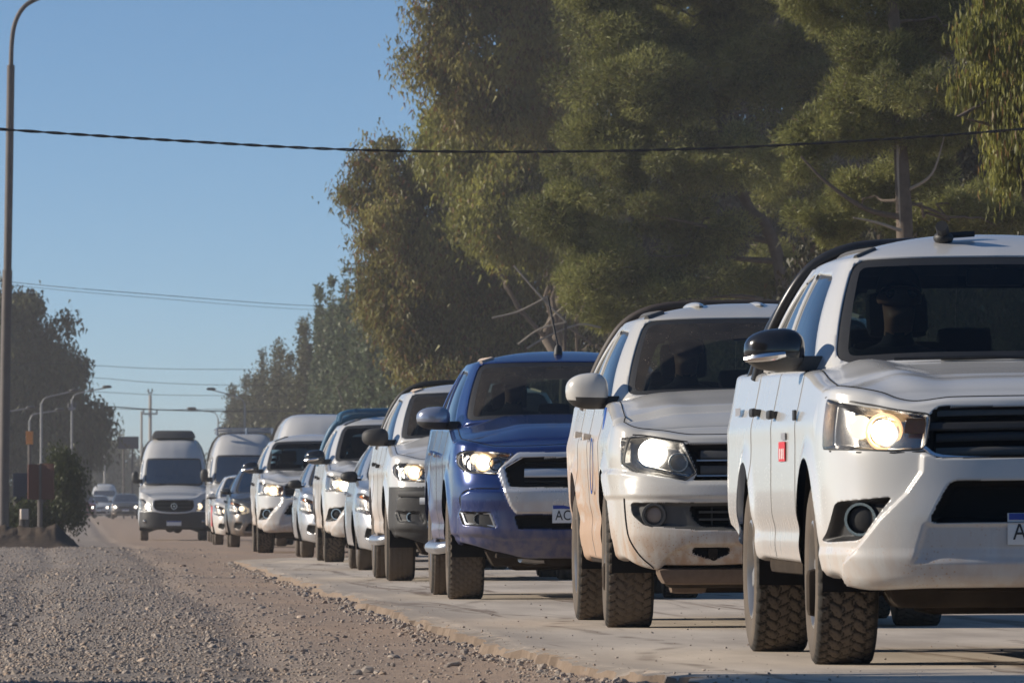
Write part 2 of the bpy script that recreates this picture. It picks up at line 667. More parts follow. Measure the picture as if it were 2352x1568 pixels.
def tyre_mesh(Rad, w, pattern, nth=330, nw=36):
    """a tyre of radius Rad, width w about the x axis, with cut tread blocks"""
    key = (Rad, w, pattern, nth)
    if key in _tyres:
        return _tyres[key]
    rin = Rad * 0.585
    side = [(-0.86, rin), (-0.94, rin + 0.02), (-1.0, (rin + Rad) * 0.5), (-0.985, Rad - 0.055), (-0.93, Rad - 0.022)]
    prof = [(a * w / 2, r) for a, r in side]
    tw = np.linspace(-0.84, 0.84, nw) * w / 2
    crown = Rad - 0.012 * np.abs(tw / (w / 2)) ** 2.5
    prof += [(a, r) for a, r in zip(tw, crown)]
    prof += [(-a, r) for a, r in reversed(prof[:5])]
    A = np.array([p[0] for p in prof]); Rr = np.array([p[1] for p in prof])
    th = np.linspace(0, 2 * np.pi, nth, endpoint=False)
    TH, AA = np.meshgrid(th, A, indexing='ij')
    RR = np.broadcast_to(Rr, TH.shape).copy()
    tread = np.zeros_like(A, bool); tread[5:5 + nw] = True
    arc = TH * Rad
    circ = 2 * np.pi * Rad
    if pattern == 'hex':
        m = round(circ / 0.056); ph = arc / circ * m; col = AA / (w * 0.118)
        ic = np.floor(col + 0.5)
        p2 = ph + 0.5 * (np.abs(ic) % 2)
        fx = np.abs(col - ic) * 2; fy = np.abs(p2 - np.floor(p2) - 0.5) * 2
        d = np.maximum(fy, 0.55 * fy + 0.62 * fx)
        g = sst(d, 0.74, 0.9)
    elif pattern == 'at':
        m = round(circ / 0.062); ph = arc / circ * m; col = AA / (w * 0.19)
        ic = np.floor(col + 0.5)
        wob = 0.20 * np.sin(2 * np.pi * ph * 1.0 + ic * 2.1)
        fx = np.abs(col + wob * (np.abs(ic) < 2) - np.floor(col + wob * (np.abs(ic) < 2) + 0.5)) * 2
        p2 = ph + 0.37 * ic + 0.45 * (col - ic) * np.where(ic % 2 == 0, 1, -1)
        fy = np.abs(p2 - np.floor(p2) - 0.5) * 2
        p3 = ph * 2 + 0.8 * (col - ic)
        fz = np.abs(p3 - np.floor(p3) - 0.5) * 2
        g = np.maximum(sst(fx, 0.80, 0.92), np.maximum(sst(fy, 0.76, 0.88), 0.55 * sst(fz, 0.86, 0.95)))
    else:
        m = round(circ / 0.045); ph = arc / circ * m; col = AA / (w * 0.17)
        ic = np.floor(col + 0.5)
        fx = np.abs(col - ic) * 2
        p2 = ph + 0.3 * ic + 0.35 * np.abs(col); fy = np.abs(p2 - np.floor(p2) - 0.5) * 2
        g = np.maximum(sst(fx, 0.82, 0.92), 0.6 * sst(fy, 0.82, 0.93))
    RR -= 0.011 * g * tread[None, :]
    sh = (~tread) & (Rr > Rad - 0.03)
    lug = sst(np.abs((arc / 0.06) % 1 - 0.5) * 2, 0.7, 0.9)
    RR -= 0.008 * lug * sh[None, :]
    V = np.stack([AA, RR * np.cos(TH), RR * np.sin(TH)], 2).reshape(-1, 3)
    na = len(A)
    i = np.arange(nth); j = np.arange(na - 1)
    I, J = np.meshgrid(i, j, indexing='ij')
    I2 = (I + 1) % nth
    F = np.stack([I * na + J, I * na + J + 1, I2 * na + J + 1, I2 * na + J], 2).reshape(-1, 4)
    o = mesh_np('tyre', V, F, M_TYRE)
    me = o.data
    bpy.data.objects.remove(o)
    _tyres[key] = me
    return me


_rims = {}


def rim_mesh(Rad, w, mat, spokes=6):
    key = (Rad, w, mat.name, spokes)
    if key in _rims:
        return _rims[key]
    rr = Rad * 0.60
    mb = MB()
    mb.lathe([(-w * 0.45, rr * 0.98), (-w * 0.46, rr * 0.93), (-w * 0.40, rr * 0.9), (0, rr * 0.84), (w * 0.40, rr * 0.9), (w * 0.46, rr * 0.93), (w * 0.45, rr * 0.98)], 36)
    mb.lathe([(-w * 0.33, 0.0), (-w * 0.33, 0.055), (-w * 0.30, 0.075), (-w * 0.1, 0.08)], 18)
    for k in range(spokes):
        a = 2 * math.pi * k / spokes
        rot = Matrix.Rotation(a, 3, 'X')
        mb.box(rot @ Vector((-w * 0.31, 0, rr * 0.48)), (0.035, 0.075, rr * 0.82), 0.01, rot)
    o = mb.build('rim', [mat])
    me = o.data
    bpy.data.objects.remove(o)
    _rims[key] = me
    return me


def wheel(parent, x, y, Rad, w, pattern, rim_mat, nth=330, nw=36, turn=0.0, spokes=6):
    e = bpy.data.objects.new('wheel', None); COL.objects.link(e)
    e.parent = parent; e.location = (x, y, Rad - 0.008)
    e.rotation_euler = (random.random() * 6, 0, turn)
    t = bpy.data.objects.new('tyre', tyre_mesh(Rad, w, pattern, nth, nw)); COL.objects.link(t); t.parent = e
    r = bpy.data.objects.new('rim', rim_mesh(Rad, w, rim_mat, spokes)); COL.objects.link(r); r.parent = e
    if x > 0:
        r.rotation_euler = (0, 0, math.pi)
    return e


class Vehicle:
    def __init__(self, name, label, cat, sp, paint_m, group=None, res=0.012):
        self.sp = sp
        self.pm = paint_m
        self.res = res
        self.root = empty(name, label=label, cat=cat, group=group)
        self._contour()

    # ---- plan contour of the lower body
    def _contour(self):
        sp = self.sp
        C = smooth_path(sp['plan'], 24)
        d = np.r_[0, np.cumsum(np.hypot(*np.diff(C, axis=0).T))]
        # refine sampling
        fine = self.res; mid = max(0.028, fine * 2); coarse = 0.12
        s = [0.0]
        while s[-1] < d[-1]:
            y = np.interp(s[-1], d, C[:, 1])
            near_arch = abs(y) < 0.56 or abs(y - sp['wb']) < 0.56
            front = y < -0.42
            s.append(s[-1] + (fine if front else (mid if near_arch else coarse)))
        s = np.array(s[:-1] + [d[-1]])
        cx = np.interp(s, d, C[:, 0]); cy = np.interp(s, d, C[:, 1])
        tx = np.gradient(cx, s); ty = np.gradient(cy, s)
        l = np.hypot(tx, ty); tx /= l; ty /= l
        nx, ny = ty, -tx                       # outward for x>=0 going front -> rear
        k = np.ones(9) / 9
        sm = lambda a: np.convolve(np.r_[a[:1].repeat(4), a, a[-1:].repeat(4)], k, 'valid')
        nx, ny = sm(nx), sm(ny)
        l = np.hypot(nx, ny); nx /= l; ny /= l
        nx[0] = 0; ny[0] = -1
        self.h = dict(s=s, x=cx, y=cy, nx=nx, ny=ny)
        rev = slice(None, 0, -1)
        self.cx = np.r_[-cx[rev], cx]; self.cy = np.r_[cy[rev], cy]
        self.nx = np.r_[-nx[rev], nx]; self.ny = np.r_[ny[rev], ny]
        self.ss = np.r_[-s[rev], s]
        self.ic = len(s) - 1

    def prof(self, z, ny, y):
        sp = self.sp
        wf = sst(-ny, 0.15, 0.75) * (y < 1.0)
        f = hi(z, *zip(*sp['fprof'])); g = hi(z, *zip(*sp['sprof']))
        return f * wf + g * (1 - wf)

    def front_pt(self, x, z, off=0.0):
        h = self.h
        k = np.searchsorted(h['y'] > -0.2, True)
        ax = min(abs(x), h['x'][:k].max() - 1e-4)
        s = np.interp(ax, np.maximum.accumulate(h['x'][:k]), h['s'][:k])
        cx, cy, nx, ny = (np.interp(s, h['s'], h[q]) for q in ('x', 'y', 'nx', 'ny'))
        o = float(self.prof(np.array(z), np.array(ny), np.array(cy))) + off
        sg = -1 if x < 0 else 1
        return Vector((sg * (cx + nx * o), cy + ny * o, z)), Vector((sg * nx, ny, 0))

    # ---- lower body sheet
    def lower(self):
        sp = self.sp
        cx, cy, nx, ny = self.cx, self.cy, self.nx, self.ny
        ax = np.abs(cx)
        isf = cy < sp.get('front_y', -0.35)
        zb = np.where(isf, hi(ax, *zip(*sp['bot_front'])), hi(cy, *zip(*sp['bot_side'])))
        zt = np.where(isf, hi(ax, *zip(*sp['top_front'])), hi(cy, *zip(*sp['top_side'])))
        nr = max(8, int((zt.max() - zb.min()) / (self.res * sp.get('zres', 1.0))))
        T = np.linspace(0, 1, nr + 1)
        rows = []
        # curl under at the bottom
        for k in range(3):
            th = (1 - k / 3) * math.pi / 2
            z = zb + 0.02 * (1 - math.sin(th)) - 0.0
            o = self.prof(zb + 0.02, ny, cy) - 0.05 * (1 - math.cos(th))
            rows.append(np.stack([cx + nx * o, cy + ny * o, z], 1))
        for t in T:
            z = (zb + 0.02) + (zt - zb - 0.02) * t
            o = self.prof(z, ny, cy)
            rows.append(np.stack([cx + nx * o, cy + ny * o, z], 1))
        rr = np.where(isf, sp.get('sh_front', 0.05), sp.get('sh_side', 0.06))
        rz = np.where(isf, sp.get('shz_front', 0.03), sp.get('shz_side', 0.025))
        ot = self.prof(zt, ny, cy)
        NS = 5
        for k in range(1, NS + 1):
            th = k / NS * math.pi / 2
            o = ot - rr * (1 - math.cos(th)); z = zt + rz * math.sin(th)
            rows.append(np.stack([cx + nx * o, cy + ny * o, z], 1))
        P = np.stack(rows, 1)
        G = Grid(P)
        self.G = G
        X = np.abs(P[..., 0]); Y = np.repeat(cy[:, None], P.shape[1], 1); Z = P[..., 2]
        G.field('x', P[..., 0]); G.field('y', Y); G.field('z', Z)
        self.reg = {}
        sides = np.repeat((np.abs(nx) > 0.45)[:, None], P.shape[1], 1)
        # wheel arches
        arch = np.full(X.shape, 9.0)
        for yc in (0.0, sp['wb']):
            d = np.hypot((Y - yc) / sp.get('arch_w', 1.0), Z - sp['arch_z']) - sp['arch_r']
            arch = np.minimum(arch, d)
        arch = np.where(sides, arch, 9.0)
        self.regs = [('arch', arch, None)]
        for r in sp['regions']:
            S = sdf_poly(X, Z, r['poly'])
            ymax = r.get('ymax', -0.30)
            S = np.maximum(S, Y - ymax)
            self.regs.append((r['name'], S, r))
        bl = np.full(X.shape, 9.0)
        bump = sdf_poly(X, Z, sp['bumper'])
        bump = np.maximum(bump, Y - sp.get('bumper_y', -0.42))
        self.regs.append(('bumper', bump, None))
        for nm, yy in sp['splits']:
            S = np.where(sides | (Y > 0.3), Y - yy, 9.0)
            self.regs.append(('split_' + nm, S, None))
        for nm, S, r in self.regs:
            G.snap(S)
            G.field(nm, S)
        G.finish()
        G.Q0 = G.Q.copy(); G.N0 = G.N.copy()
        D = np.zeros(G.I.shape)
        ad = G.F['arch']
        D += sp.get('flare', 0.02) * np.exp(-(np.maximum(ad, 0) / sp.get('flare_w', 0.05)) ** 2) * (ad < 5)
        for nm, S, r in self.regs:
            if r is None or not r.get('depth'):
                continue
            D += r['depth'] * sst(-G.F[nm], 0.0, r.get('soft', 0.012))
        for cr in sp.get('creases', []):
            poly, dep, wd = cr['poly'], cr['depth'], cr['soft']
            S = np.maximum(sdf_poly(np.abs(G.Q0[..., 0]), G.Q0[..., 2], poly), G.F['y'] - cr.get('ymax', -0.2))
            D += dep * sst(-S, -wd, wd)
        for (z0, wz, dep) in sp.get('side_lines', []):
            D += dep * np.exp(-((G.Q0[..., 2] - z0) / wz) ** 2) * (G.F['y'] > -0.3)
        G.Q = G.Q0 + G.N0 * D[..., None]
        G.calc_normals()
        self.cuts()

    def cmask(self, nm):
        return self.G.center(self.G.F[nm]) < 0

    def cuts(self):
        """split the sheet into named panels"""
        G, sp, root = self.G, self.sp, self.root
        xc = G.center(G.F['x']); yc = G.center(G.F['y'])
        free = ~self.cmask('arch')
        self.rmask = {}
        for r in sp['regions']:
            m = self.cmask(r['name']) & free
            self.rmask[r['name']] = m
            free = free & ~m
        for r in sp['regions']:
            m = self.rmask[r['name']]
            mat = r.get('mat', self.pm)
            if r.get('per_side', False):
                for sg in (-1, 1):
                    o = G.extract(r['part'], m & (xc * sg > 0), [mat], root)
                    r.setdefault('objs', {})[sg] = o
            else:
                o = G.extract(r['part'], m, [mat], root)
                r.setdefault('objs', {})[0] = o
        b = self.cmask('bumper') & free
        bm = sp.get('bumper_mat', self.pm)
        G.extract('front_bumper', b, [bm], root)
        free &= ~b
        prev = -9
        for nm, yy in sp['splits'] + [('end', 99)]:
            m = free & (yc >= prev) & (yc < yy)
            part = sp['panels'][nm]
            for sg in (-1, 1):
                G.extract(part, m & (xc * sg > 0), [self.pm], root)
            prev = yy

    def lens(self, rname, off=0.002, mat=None, parents=None):
        """clear cover over a recessed lamp, at the undisplaced surface"""
        G = self.G
        r = [q for q in self.sp['regions'] if q['name'] == rname][0]
        Q, N = G.Q, G.N
        G.Q, G.N = G.Q0, G.N0
        xc = G.center(G.F['x'])
        for sg in (-1, 1):
            G.extract('lens', self.rmask[rname] & (xc * sg > 0), [mat or M_LENS], r['objs'][sg], off=off)
        G.Q, G.N = Q, N
        return r['objs']

    # ---- hood
    def hood(self, y_end, crown, mat=None, part='hood', cowl=True, nu=60):
        G, sp = self.G, self.sp
        rim = G.Q[:, -1, :]
        ic = self.ic
        n = len(self.h['s'])
        ks = [k for k in range(n) if self.h['y'][k] < y_end]
        L = rim[[ic - k for k in ks]]; Rr = rim[[ic + k for k in ks]]
        # thin out rows a bit
        U = np.sin(np.linspace(-1, 1, nu + 1) * math.pi / 2 * 0.92) / math.sin(math.pi / 2 * 0.92)
        xr = (Rr[:, 0] - L[:, 0]) / 2; y = L[:, 1]; zr = L[:, 2]
        xr = np.maximum(xr, 1e-3)
        X = U[None, :] * xr[:, None]
        Yv = np.repeat(y[:, None], nu + 1, 1)
        yf = np.interp(np.abs(X), xr, y)     # y of the front edge at this x
        Z = zr[:, None] + crown(np.abs(X), Yv, np.abs(U)[None, :] * np.ones_like(X), Yv - yf, xr[:, None] * np.ones_like(X))
        P = np.stack([X, Yv, Z], 2)
        P = P.transpose(1, 0, 2)             # i = across, j = along
        H = Grid(P)
        if cowl:
            cb = self.ring_poly()
            S = -sdf_poly(P[..., 0], P[..., 1], cb) - 0.0
            H.snap(S - 0.0); H.field('cowl', S)
        H.finish()
        m = np.ones((2, H.ni - 1, H.nj - 1), bool)
        if cowl:
            m = H.center(H.F['cowl']) < 0.004
        self.H = H
        if H.N[H.ni // 2, H.nj // 2, 2] < 0:
            H.N *= -1
            return H.extract(part, m, [mat or self.pm], self.root, flip=True)
        return H.extract(part, m, [mat or self.pm], self.root)

    def hood_z(self, x, y):
        Q = self.H.Q.reshape(-1, 3)
        k = np.argmin((Q[:, 0] - x) ** 2 + (Q[:, 1] - y) ** 2)
        return Q[k, 2]

    def ring_poly(self):
        gh = self.sp['gh']
        C = smooth_path([p[:2] for p in gh['bot']], 10)
        return [tuple(c) for c in C] + [(-c[0], c[1]) for c in C[::-1]]

    # ---- greenhouse
    def greenhouse(self, per=12, nt=34, glass_m=None, side_m=None, cap=14):
        gh = self.sp['gh']
        if self.res > 0.02:
            per, nt, cap = 6, 18, 8
        B = smooth_path(gh['bot'], per); T = smooth_path(gh['top'], per)
        nq = len(B)
        q = np.linspace(0, len(gh['bot']) - 1, nq)
        rev = slice(None, 0, -1)
        sgn = np.r_[-np.ones(nq - 1), np.ones(nq)]
        full = lambda A: np.concatenate([A[rev], A], 0)
        Bf, Tf, qf = full(B).copy(), full(T).copy(), full(q)
        Bf[:, 0] *= sgn; Tf[:, 0] *= sgn
        ts = np.linspace(0, 1, nt + 1)
        bul = gh.get('bulge', 0.03)
        rows = []
        ctr = np.array([0, 0.5 * (B[:, 1].max() + B[:, 1].min())])
        mid = 0.5 * (Bf + Tf)
        tan = np.gradient(mid[:, :2], axis=0)
        nrm = np.stack([tan[:, 1], -tan[:, 0]], 1)
        nrm /= np.maximum(np.linalg.norm(nrm, axis=1, keepdims=True), 1e-9)
        for t in ts:
            p = Bf * (1 - t) + Tf * t
            p[:, :2] += nrm * bul * 4 * t * (1 - t)
            rows.append(p)
        # roof: round the edge then close the dome
        yc = 0.5 * (T[:, 1].max() + T[:, 1].min())
        cr = gh['crown']; pw = gh.get('pw', 2.4)
        for k in range(1, cap + 1):
            kk = 1 - (k / cap) ** 1.5 * 0.999
            p = Tf.copy()
            p[:, 0] *= kk; p[:, 1] = yc + (p[:, 1] - yc) * kk
            p[:, 2] = Tf[:, 2] * kk + gh['roofz'] * (1 - kk)
            p[:, 2] += cr * (1 - kk ** pw)
            rows.append(p)
        P = np.stack(rows, 1)
        G = Grid(P)
        # metric coordinates for outlines
        u = np.r_[0, np.cumsum(np.linalg.norm(np.diff(0.5 * (B + T)[:, :2], axis=0), axis=1))]
        uf = full(u)
        Hm = float(np.mean(np.linalg.norm(T - B, axis=1)))
        tv = np.r_[ts, 1 + np.arange(1, cap + 1) / cap]
        Uu = np.repeat(uf[:, None], P.shape[1], 1); Vv = np.repeat((tv * Hm)[None, :], P.shape[0], 0)
        conv = lambda poly: [(float(np.interp(a, q, u)) + max(0, a - q[-1]) * 0.5, b * Hm) for a, b in poly]
        S = {}
        ws = [(-0.6, gh['ws'][0][1]), gh['ws'][0], gh['ws'][1], (-0.6, gh['ws'][1][1])]
        wp = conv([(0, w[1]) if w[0] < 0 else w for w in ws])
        wp = [(-0.5, wp[0][1]), wp[1], wp[2], (-0.5, wp[3][1])]
        wp = fillet([wp[0] + (0.0,), wp[1] + (0.10,), wp[2] + (0.09,), wp[3] + (0.0,)], 0.08)
        S['ws'] = sdf_poly(Uu, Vv, wp)
        for k, w in enumerate(gh['side']):
            S['side%d' % k] = sdf_poly(Uu, Vv, fillet(conv(w), 0.05))
        if gh.get('rear'):
            S['rear'] = sdf_poly(Uu, Vv, fillet(conv(gh['rear']), 0.06))
        fr = gh.get('frit', 0.045)
        for k in list(S):
            G.snap(S[k])
        G.snap(S['ws'] + fr)
        for k in S:
            G.field(k, S[k])
        G.field('x', P[..., 0])
        G.finish()
        c = {k: G.center(G.F[k]) for k in S}
        xc = G.center(G.F['x'])
        used = np.zeros(xc.shape, bool)
        gm, sm_ = glass_m or M_GLASS, side_m or M_GLASS_SIDE
        root = self.root
        m = c['ws'] < 0; used |= m
        self.ws = G.extract('windshield', m, [gm, M_BLACK], root, off=-0.006, mi=(c['ws'] > -fr).astype(int))
        for k in range(len(gh['side'])):
            m = c['side%d' % k] < 0; used |= m
            for sg in (-1, 1):
                mm = m & (xc * sg > 0)
                fm = (c['side%d' % k] > -0.022).astype(int)
                G.extract('side_window', mm, [sm_, M_BLACK], root, off=-0.008, mi=fm)
        if 'rear' in c:
            m = c['rear'] < 0; used |= m
            G.extract('rear_window', m, [gm], root, off=-0.006)
        G.extract('cab', ~used, [self.pm, M_INT], root, thick=0.035)
        self.GH = G; self.GHq = qf; self.GHn = nt
        self.GHx = sgn
        return G

    # ---- pieces laid on the front
    def sweep(self, mb, path, w, d, off=0.0, m=0, closed=False):
        """a strip w wide, d thick following points (x, z) on the front surface"""
        P = np.asarray(path, float)
        n = len(P)
        V = []; F = []
        for i in range(n):
            a = P[(i - 1) % n] if (closed or i > 0) else P[i]
            b = P[(i + 1) % n] if (closed or i < n - 1) else P[i]
            t = b - a; t = t / max(np.linalg.norm(t), 1e-9)
            nn = np.array([-t[1], t[0]])
            wi = w if np.isscalar(w) else w[i]
            prof = [(-0.5, -d), (-0.5, -0.25 * d), (-0.28, 0), (0.28, 0), (0.5, -0.25 * d), (0.5, -d)]
            for a_, o_ in prof:
                q = P[i] + nn * a_ * wi
                p, nv = self.front_pt(q[0], q[1], off + d + o_)
                V.append(p)
        k = 6
        rng = range(n if closed else n - 1)
        for i in rng:
            j = (i + 1) % n
            for a_ in range(k - 1):
                F.append([i * k + a_, j * k + a_, j * k + a_ + 1, i * k + a_ + 1])
        if not closed:
            F.append([a_ for a_ in range(k)]); F.append([(n - 1) * k + a_ for a_ in range(k)][::-1])
        mb.add(V, F, m)
        return mb

    def bar(self, mb, x0, x1, z, hgt, d, off=0.0, n=14, m=0, dz=0.0):
        xs = np.linspace(x0, x1, n)
        mx = max(abs(x0), abs(x1))
        return self.sweep(mb, [(x, z + dz * (abs(x) / mx) ** 2) for x in xs], hgt, d, off, m)

    def disc(self, mb, x, z, r, d, off, n=24, m=0, ring=0.0, dome=0.0):
        """disc or ring facing forward on the front surface"""
        p, nv = self.front_pt(x, z, off)
        fw = Vector((nv.x * 0.35, nv.y, 0)).normalized()
        sd = Vector((-fw.y, fw.x, 0)); up = Vector((0, 0, 1))
        prof = [(0.0, r), (d * 0.8, r), (d, r * 0.96)]
        if ring:
            prof += [(d, r - ring), (d * 0.2, r - ring * 1.1)]
        else:
            for k in range(1, 5):
                prof.append((d + dome * math.sin(k / 4 * math.pi / 2), r * 0.96 * math.cos(k / 4 * math.pi / 2) + 1e-4))
        V = []; F = []
        for a, q in prof:
            for k in range(n):
                t = 2 * math.pi * k / n
                V.append(p + fw * a + sd * q * math.cos(t) + up * q * math.sin(t))
        for i in range(len(prof) - 1):
            for k in range(n):
                k2 = (k + 1) % n
                F.append([i * n + k, i * n + k2, (i + 1) * n + k2, (i + 1) * n + k])
        mb.add(V, F, m)
        return mb

    def plate(self, z, text='', w=0.40, h=0.13, off=0.012, letters=()):
        p, nv = self.front_pt(0, z, off)
        mb = MB(); mb.box(p, (w, 0.006, h), 0.002)
        pl = mb.build('licence_plate', [M_PLATE], self.root)
        MB().box(p + Vector((0, -0.0042, h * 0.385)), (w - 0.012, 0.003, h * 0.20)).build('plate_band', [M_PLATEBLUE], pl)
        if letters:
            cu = bpy.data.curves.new('plate_text', 'FONT')
            cu.body = letters; cu.size = h * 0.78; cu.align_x = 'LEFT'; cu.align_y = 'CENTER'; cu.extrude = 0.0008
            cu.space_character = 1.05
            t = bpy.data.objects.new('plate_text', cu); COL.objects.link(t)
            t.parent = pl
            t.location = p + Vector((-w / 2 + 0.022, -0.0045, -h * 0.10))
            t.rotation_euler = (math.pi / 2, 0, 0)
            t.scale = (0.80, 1, 1)
            cu.materials.append(M_INK)
            dg = bpy.context.evaluated_depsgraph_get()
            tm = bpy.data.meshes.new_from_object(t.evaluated_get(dg))
            t2 = bpy.data.objects.new('plate_text', tm); COL.objects.link(t2)
            t2.parent = pl; t2.location = t.location; t2.rotation_euler = t.rotation_euler; t2.scale = t.scale
            bpy.data.objects.remove(t)
        return pl

    def seal(self, rname, sg, w=.007, mat=None):
        """rubber seal round a lamp or opening"""
        r = [q for q in self.sp['regions'] if q['name'] == rname][0]
        P = np.asarray(r['poly'], float)
        P = P[(P[:, 0] < .90) & (P[:, 0] > -.05)] if rname != 'lamp' else P[P[:, 0] < .915]
        # start the open path at its largest jump
        d = np.hypot(*(np.roll(P, -1, 0) - P).T)
        k = int(np.argmax(d)); P = np.roll(P, -(k + 1), 0)
        Q = []
        for i in range(len(P) - 1):
            n = max(1, int(np.hypot(*(P[i + 1] - P[i])) / .03))
            Q += [tuple(P[i] + (P[i + 1] - P[i]) * t / n) for t in range(n)]
        Q.append(tuple(P[-1]))
        mb = MB(); self.sweep(mb, [(sg * x, z) for x, z in Q], w, .004, -.001)
        mb.build('lamp_seal', [mat or M_BLACK], r['objs'].get(sg) or r['objs'].get(0))

    def frame_strip(self, pts, name='shut_line', mat=None, r=0.0035):
        mb = MB(); mb.tube(pts, r, 5)
        return mb.build(name, [mat or M_DARK], self.root)

    def shut_lines(self, y_hood, r=.0032):
        """dark gaps: bonnet edge and door edges"""
        G, h = self.G, self.h
        ks = [k for k in range(len(h['s'])) if h['y'][k] < y_hood][::3]
        for sg in (-1, 1):
            pts = [Vector(G.Q[self.ic + sg * k, -1]) + Vector((0, 0, .001)) for k in ks]
            MB().tube(pts, r, 5).build('shut_line', [M_DARK], self.root)
            for nm, yy in self.sp['splits']:
                k = int(np.argmin(np.abs(h['y'] - yy) + (np.abs(h['nx']) < .5) * 9))
                col = self.ic + sg * k
                pts = [Vector(G.Q[col, j]) for j in range(3, G.nj, 2) if G.F['arch'][col, j] > -.005]
                if len(pts) > 3:
                    MB().tube(pts, r * .75, 5).build('shut_line', [M_GREYPL], self.root)

    # ---- running gear and cabin
    def chassis(self, wells=True):
        sp = self.sp; root = self.root
        Wd = sp['W']
        mb = MB()
        zb = sp.get('under_z', 0.36)
        mb.box((0, sp['wb'] / 2, zb + 0.18), (1.16, sp['wb'] + 1.2, 0.28), 0.03)
        mb.box((0, 0.0, zb + 0.30), (1.05, 0.9, 0.45), 0.03)
        mb.build('underbody', [M_UNDER], root)
        if sp['W'] > .9 and sp['wb'] < 3.5:
            cm = MB()
            cm.box((0, -.42, zb - .055), (1.22, .36, .13), .03, None, taper=(1.12, 1.3))
            cm.box((-.2, -.05, zb - .08), (.55, .5, .14), .05); cm.box((.33, .25, zb - .05), (.35, .8, .10), .04)
            cm.build('cross_member', [M_UNDER], root)
            for sg in (-1, 1):
                MB().box((sg * .80, sp['wb'] / 2, zb + .055), (.14, sp['wb'] - 1.15, .10), .03).build('sill_rail', [M_UNDER], root)
        ax = MB()
        for y in (0.0, sp['wb']):
            ax.tube([(-0.75, y, sp['tr']), (0.75, y, sp['tr'])], 0.045, 10)
        ax.ball((0.12, sp['wb'], sp['tr']), 0.15, 8)
        ax.ball((-0.1, 0.03, sp['tr'] - 0.01), (0.13, 0.16, 0.11), 8)
        for sg in (-1, 1):
            ax.tube([(sg * 0.35, 0.05, sp['tr'] + 0.03), (sg * 0.70, 0.0, sp['tr'] - 0.09)], 0.035, 8)
            ax.tube([(sg * 0.30, -0.15, sp['tr'] + 0.02), (sg * 0.70, 0.0, sp['tr'] - 0.08)], 0.03, 8)
        ax.build('axle', [M_UNDER], root)
        for sg in (-1, 1):
            for y in (0.0, sp['wb']):
                lin = MB()
                V = []; F = []
                n = 20
                r = sp['arch_r'] + 0.012
                for k in range(n + 1):
                    a = -0.25 + (math.pi + 0.5) * k / n
                    for xx in (Wd - 0.02, Wd - 0.36):
                        V.append((sg * xx, y + r * math.cos(a) * sp.get('arch_w', 1.0), sp['arch_z'] + r * math.sin(a)))
                for k in range(n):
                    F.append([2 * k, 2 * k + 1, 2 * k + 3, 2 * k + 2])
                lin.add(V, F)
                V2 = [(sg * (Wd - 0.36), y, sp['arch_z'])] + [V[2 * k + 1] for k in range(n + 1)]
                lin.add(V2, [[0, k, k + 1] for k in range(1, n + 1)])
                lin.build('wheel_well', [M_DARK], root)

    def seats(self, y=1.45, zc=1.0, xs=(-0.38, 0.38), rear_y=2.3, dash_y=0.75, dash_z=1.16):
        root = self.root
        for x in xs:
            mb = MB()
            tilt = Matrix.Rotation(R(-14), 3, 'X')
            mb.box((x, y + 0.05, zc + 0.06), (0.48, 0.14, 0.66), 0.05, tilt, taper=(0.86, 0.9))
            mb.box((x, y - 0.22, zc - 0.26), (0.50, 0.52, 0.16), 0.05)
            s = mb.build('seat', [M_INT], root)
            hb = MB(); hb.box((x, y + 0.15, zc + 0.50), (0.27, 0.11, 0.20), 0.045, tilt)
            for q in (-0.06, 0.06):
                hb.tube([(x + q, y + 0.13, zc + 0.32), (x + q, y + 0.14, zc + 0.42)], 0.008, 6)
            hb.build('headrest', [M_INT], s)
        mb = MB()
        mb.box((0, rear_y + 0.02, zc - 0.02), (1.28, 0.16, 0.66), 0.05)
        rs = mb.build('rear_seat', [M_INT], root)
        for x in (-0.4, 0.0, 0.4):
            MB().box((x, rear_y + 0.05, zc + 0.38), (0.25, 0.1, 0.16), 0.04).build('headrest', [M_INT], rs)
        d = MB()
        d.box((0, dash_y, dash_z - 0.12), (1.42, 0.50, 0.24), 0.06)
        d.box((0.38, dash_y + 0.16, dash_z + 0.02), (0.34, 0.2, 0.10), 0.04)
        d.build('dashboard', [M_INT], root)
        st = MB()
        V = []; F = []
        for i in range(20):
            a = 2 * math.pi * i / 20
            for k in range(6):
                b = 2 * math.pi * k / 6
                rr = 0.18 + 0.015 * math.cos(b)
                v = Matrix.Rotation(R(65), 3, 'X') @ Vector((rr * math.cos(a), rr * math.sin(a), 0.015 * math.sin(b)))
                V.append((v.x + 0.38, v.y + dash_y + 0.42, v.z + dash_z + 0.0))
        for i in range(20):
            for k in range(6):
                F.append([i * 6 + k, ((i + 1) % 20) * 6 + k, ((i + 1) % 20) * 6 + (k + 1) % 6, i * 6 + (k + 1) % 6])
        st.add(V, F); st.build('steering_wheel', [M_BLACK], root)
        rm = MB(); rm.box((0.0, dash_y + 0.38, self.sp['gh']['top'][0][2] - 0.10), (0.25, 0.03, 0.075), 0.012)
        rm.tube([(0, dash_y + 0.40, self.sp['gh']['top'][0][2] - 0.08), (0, dash_y + 0.46, self.sp['gh']['top'][0][2] + 0.0)], 0.012, 6)
        rm.build('rear_view_mirror', [M_BLACK], root)

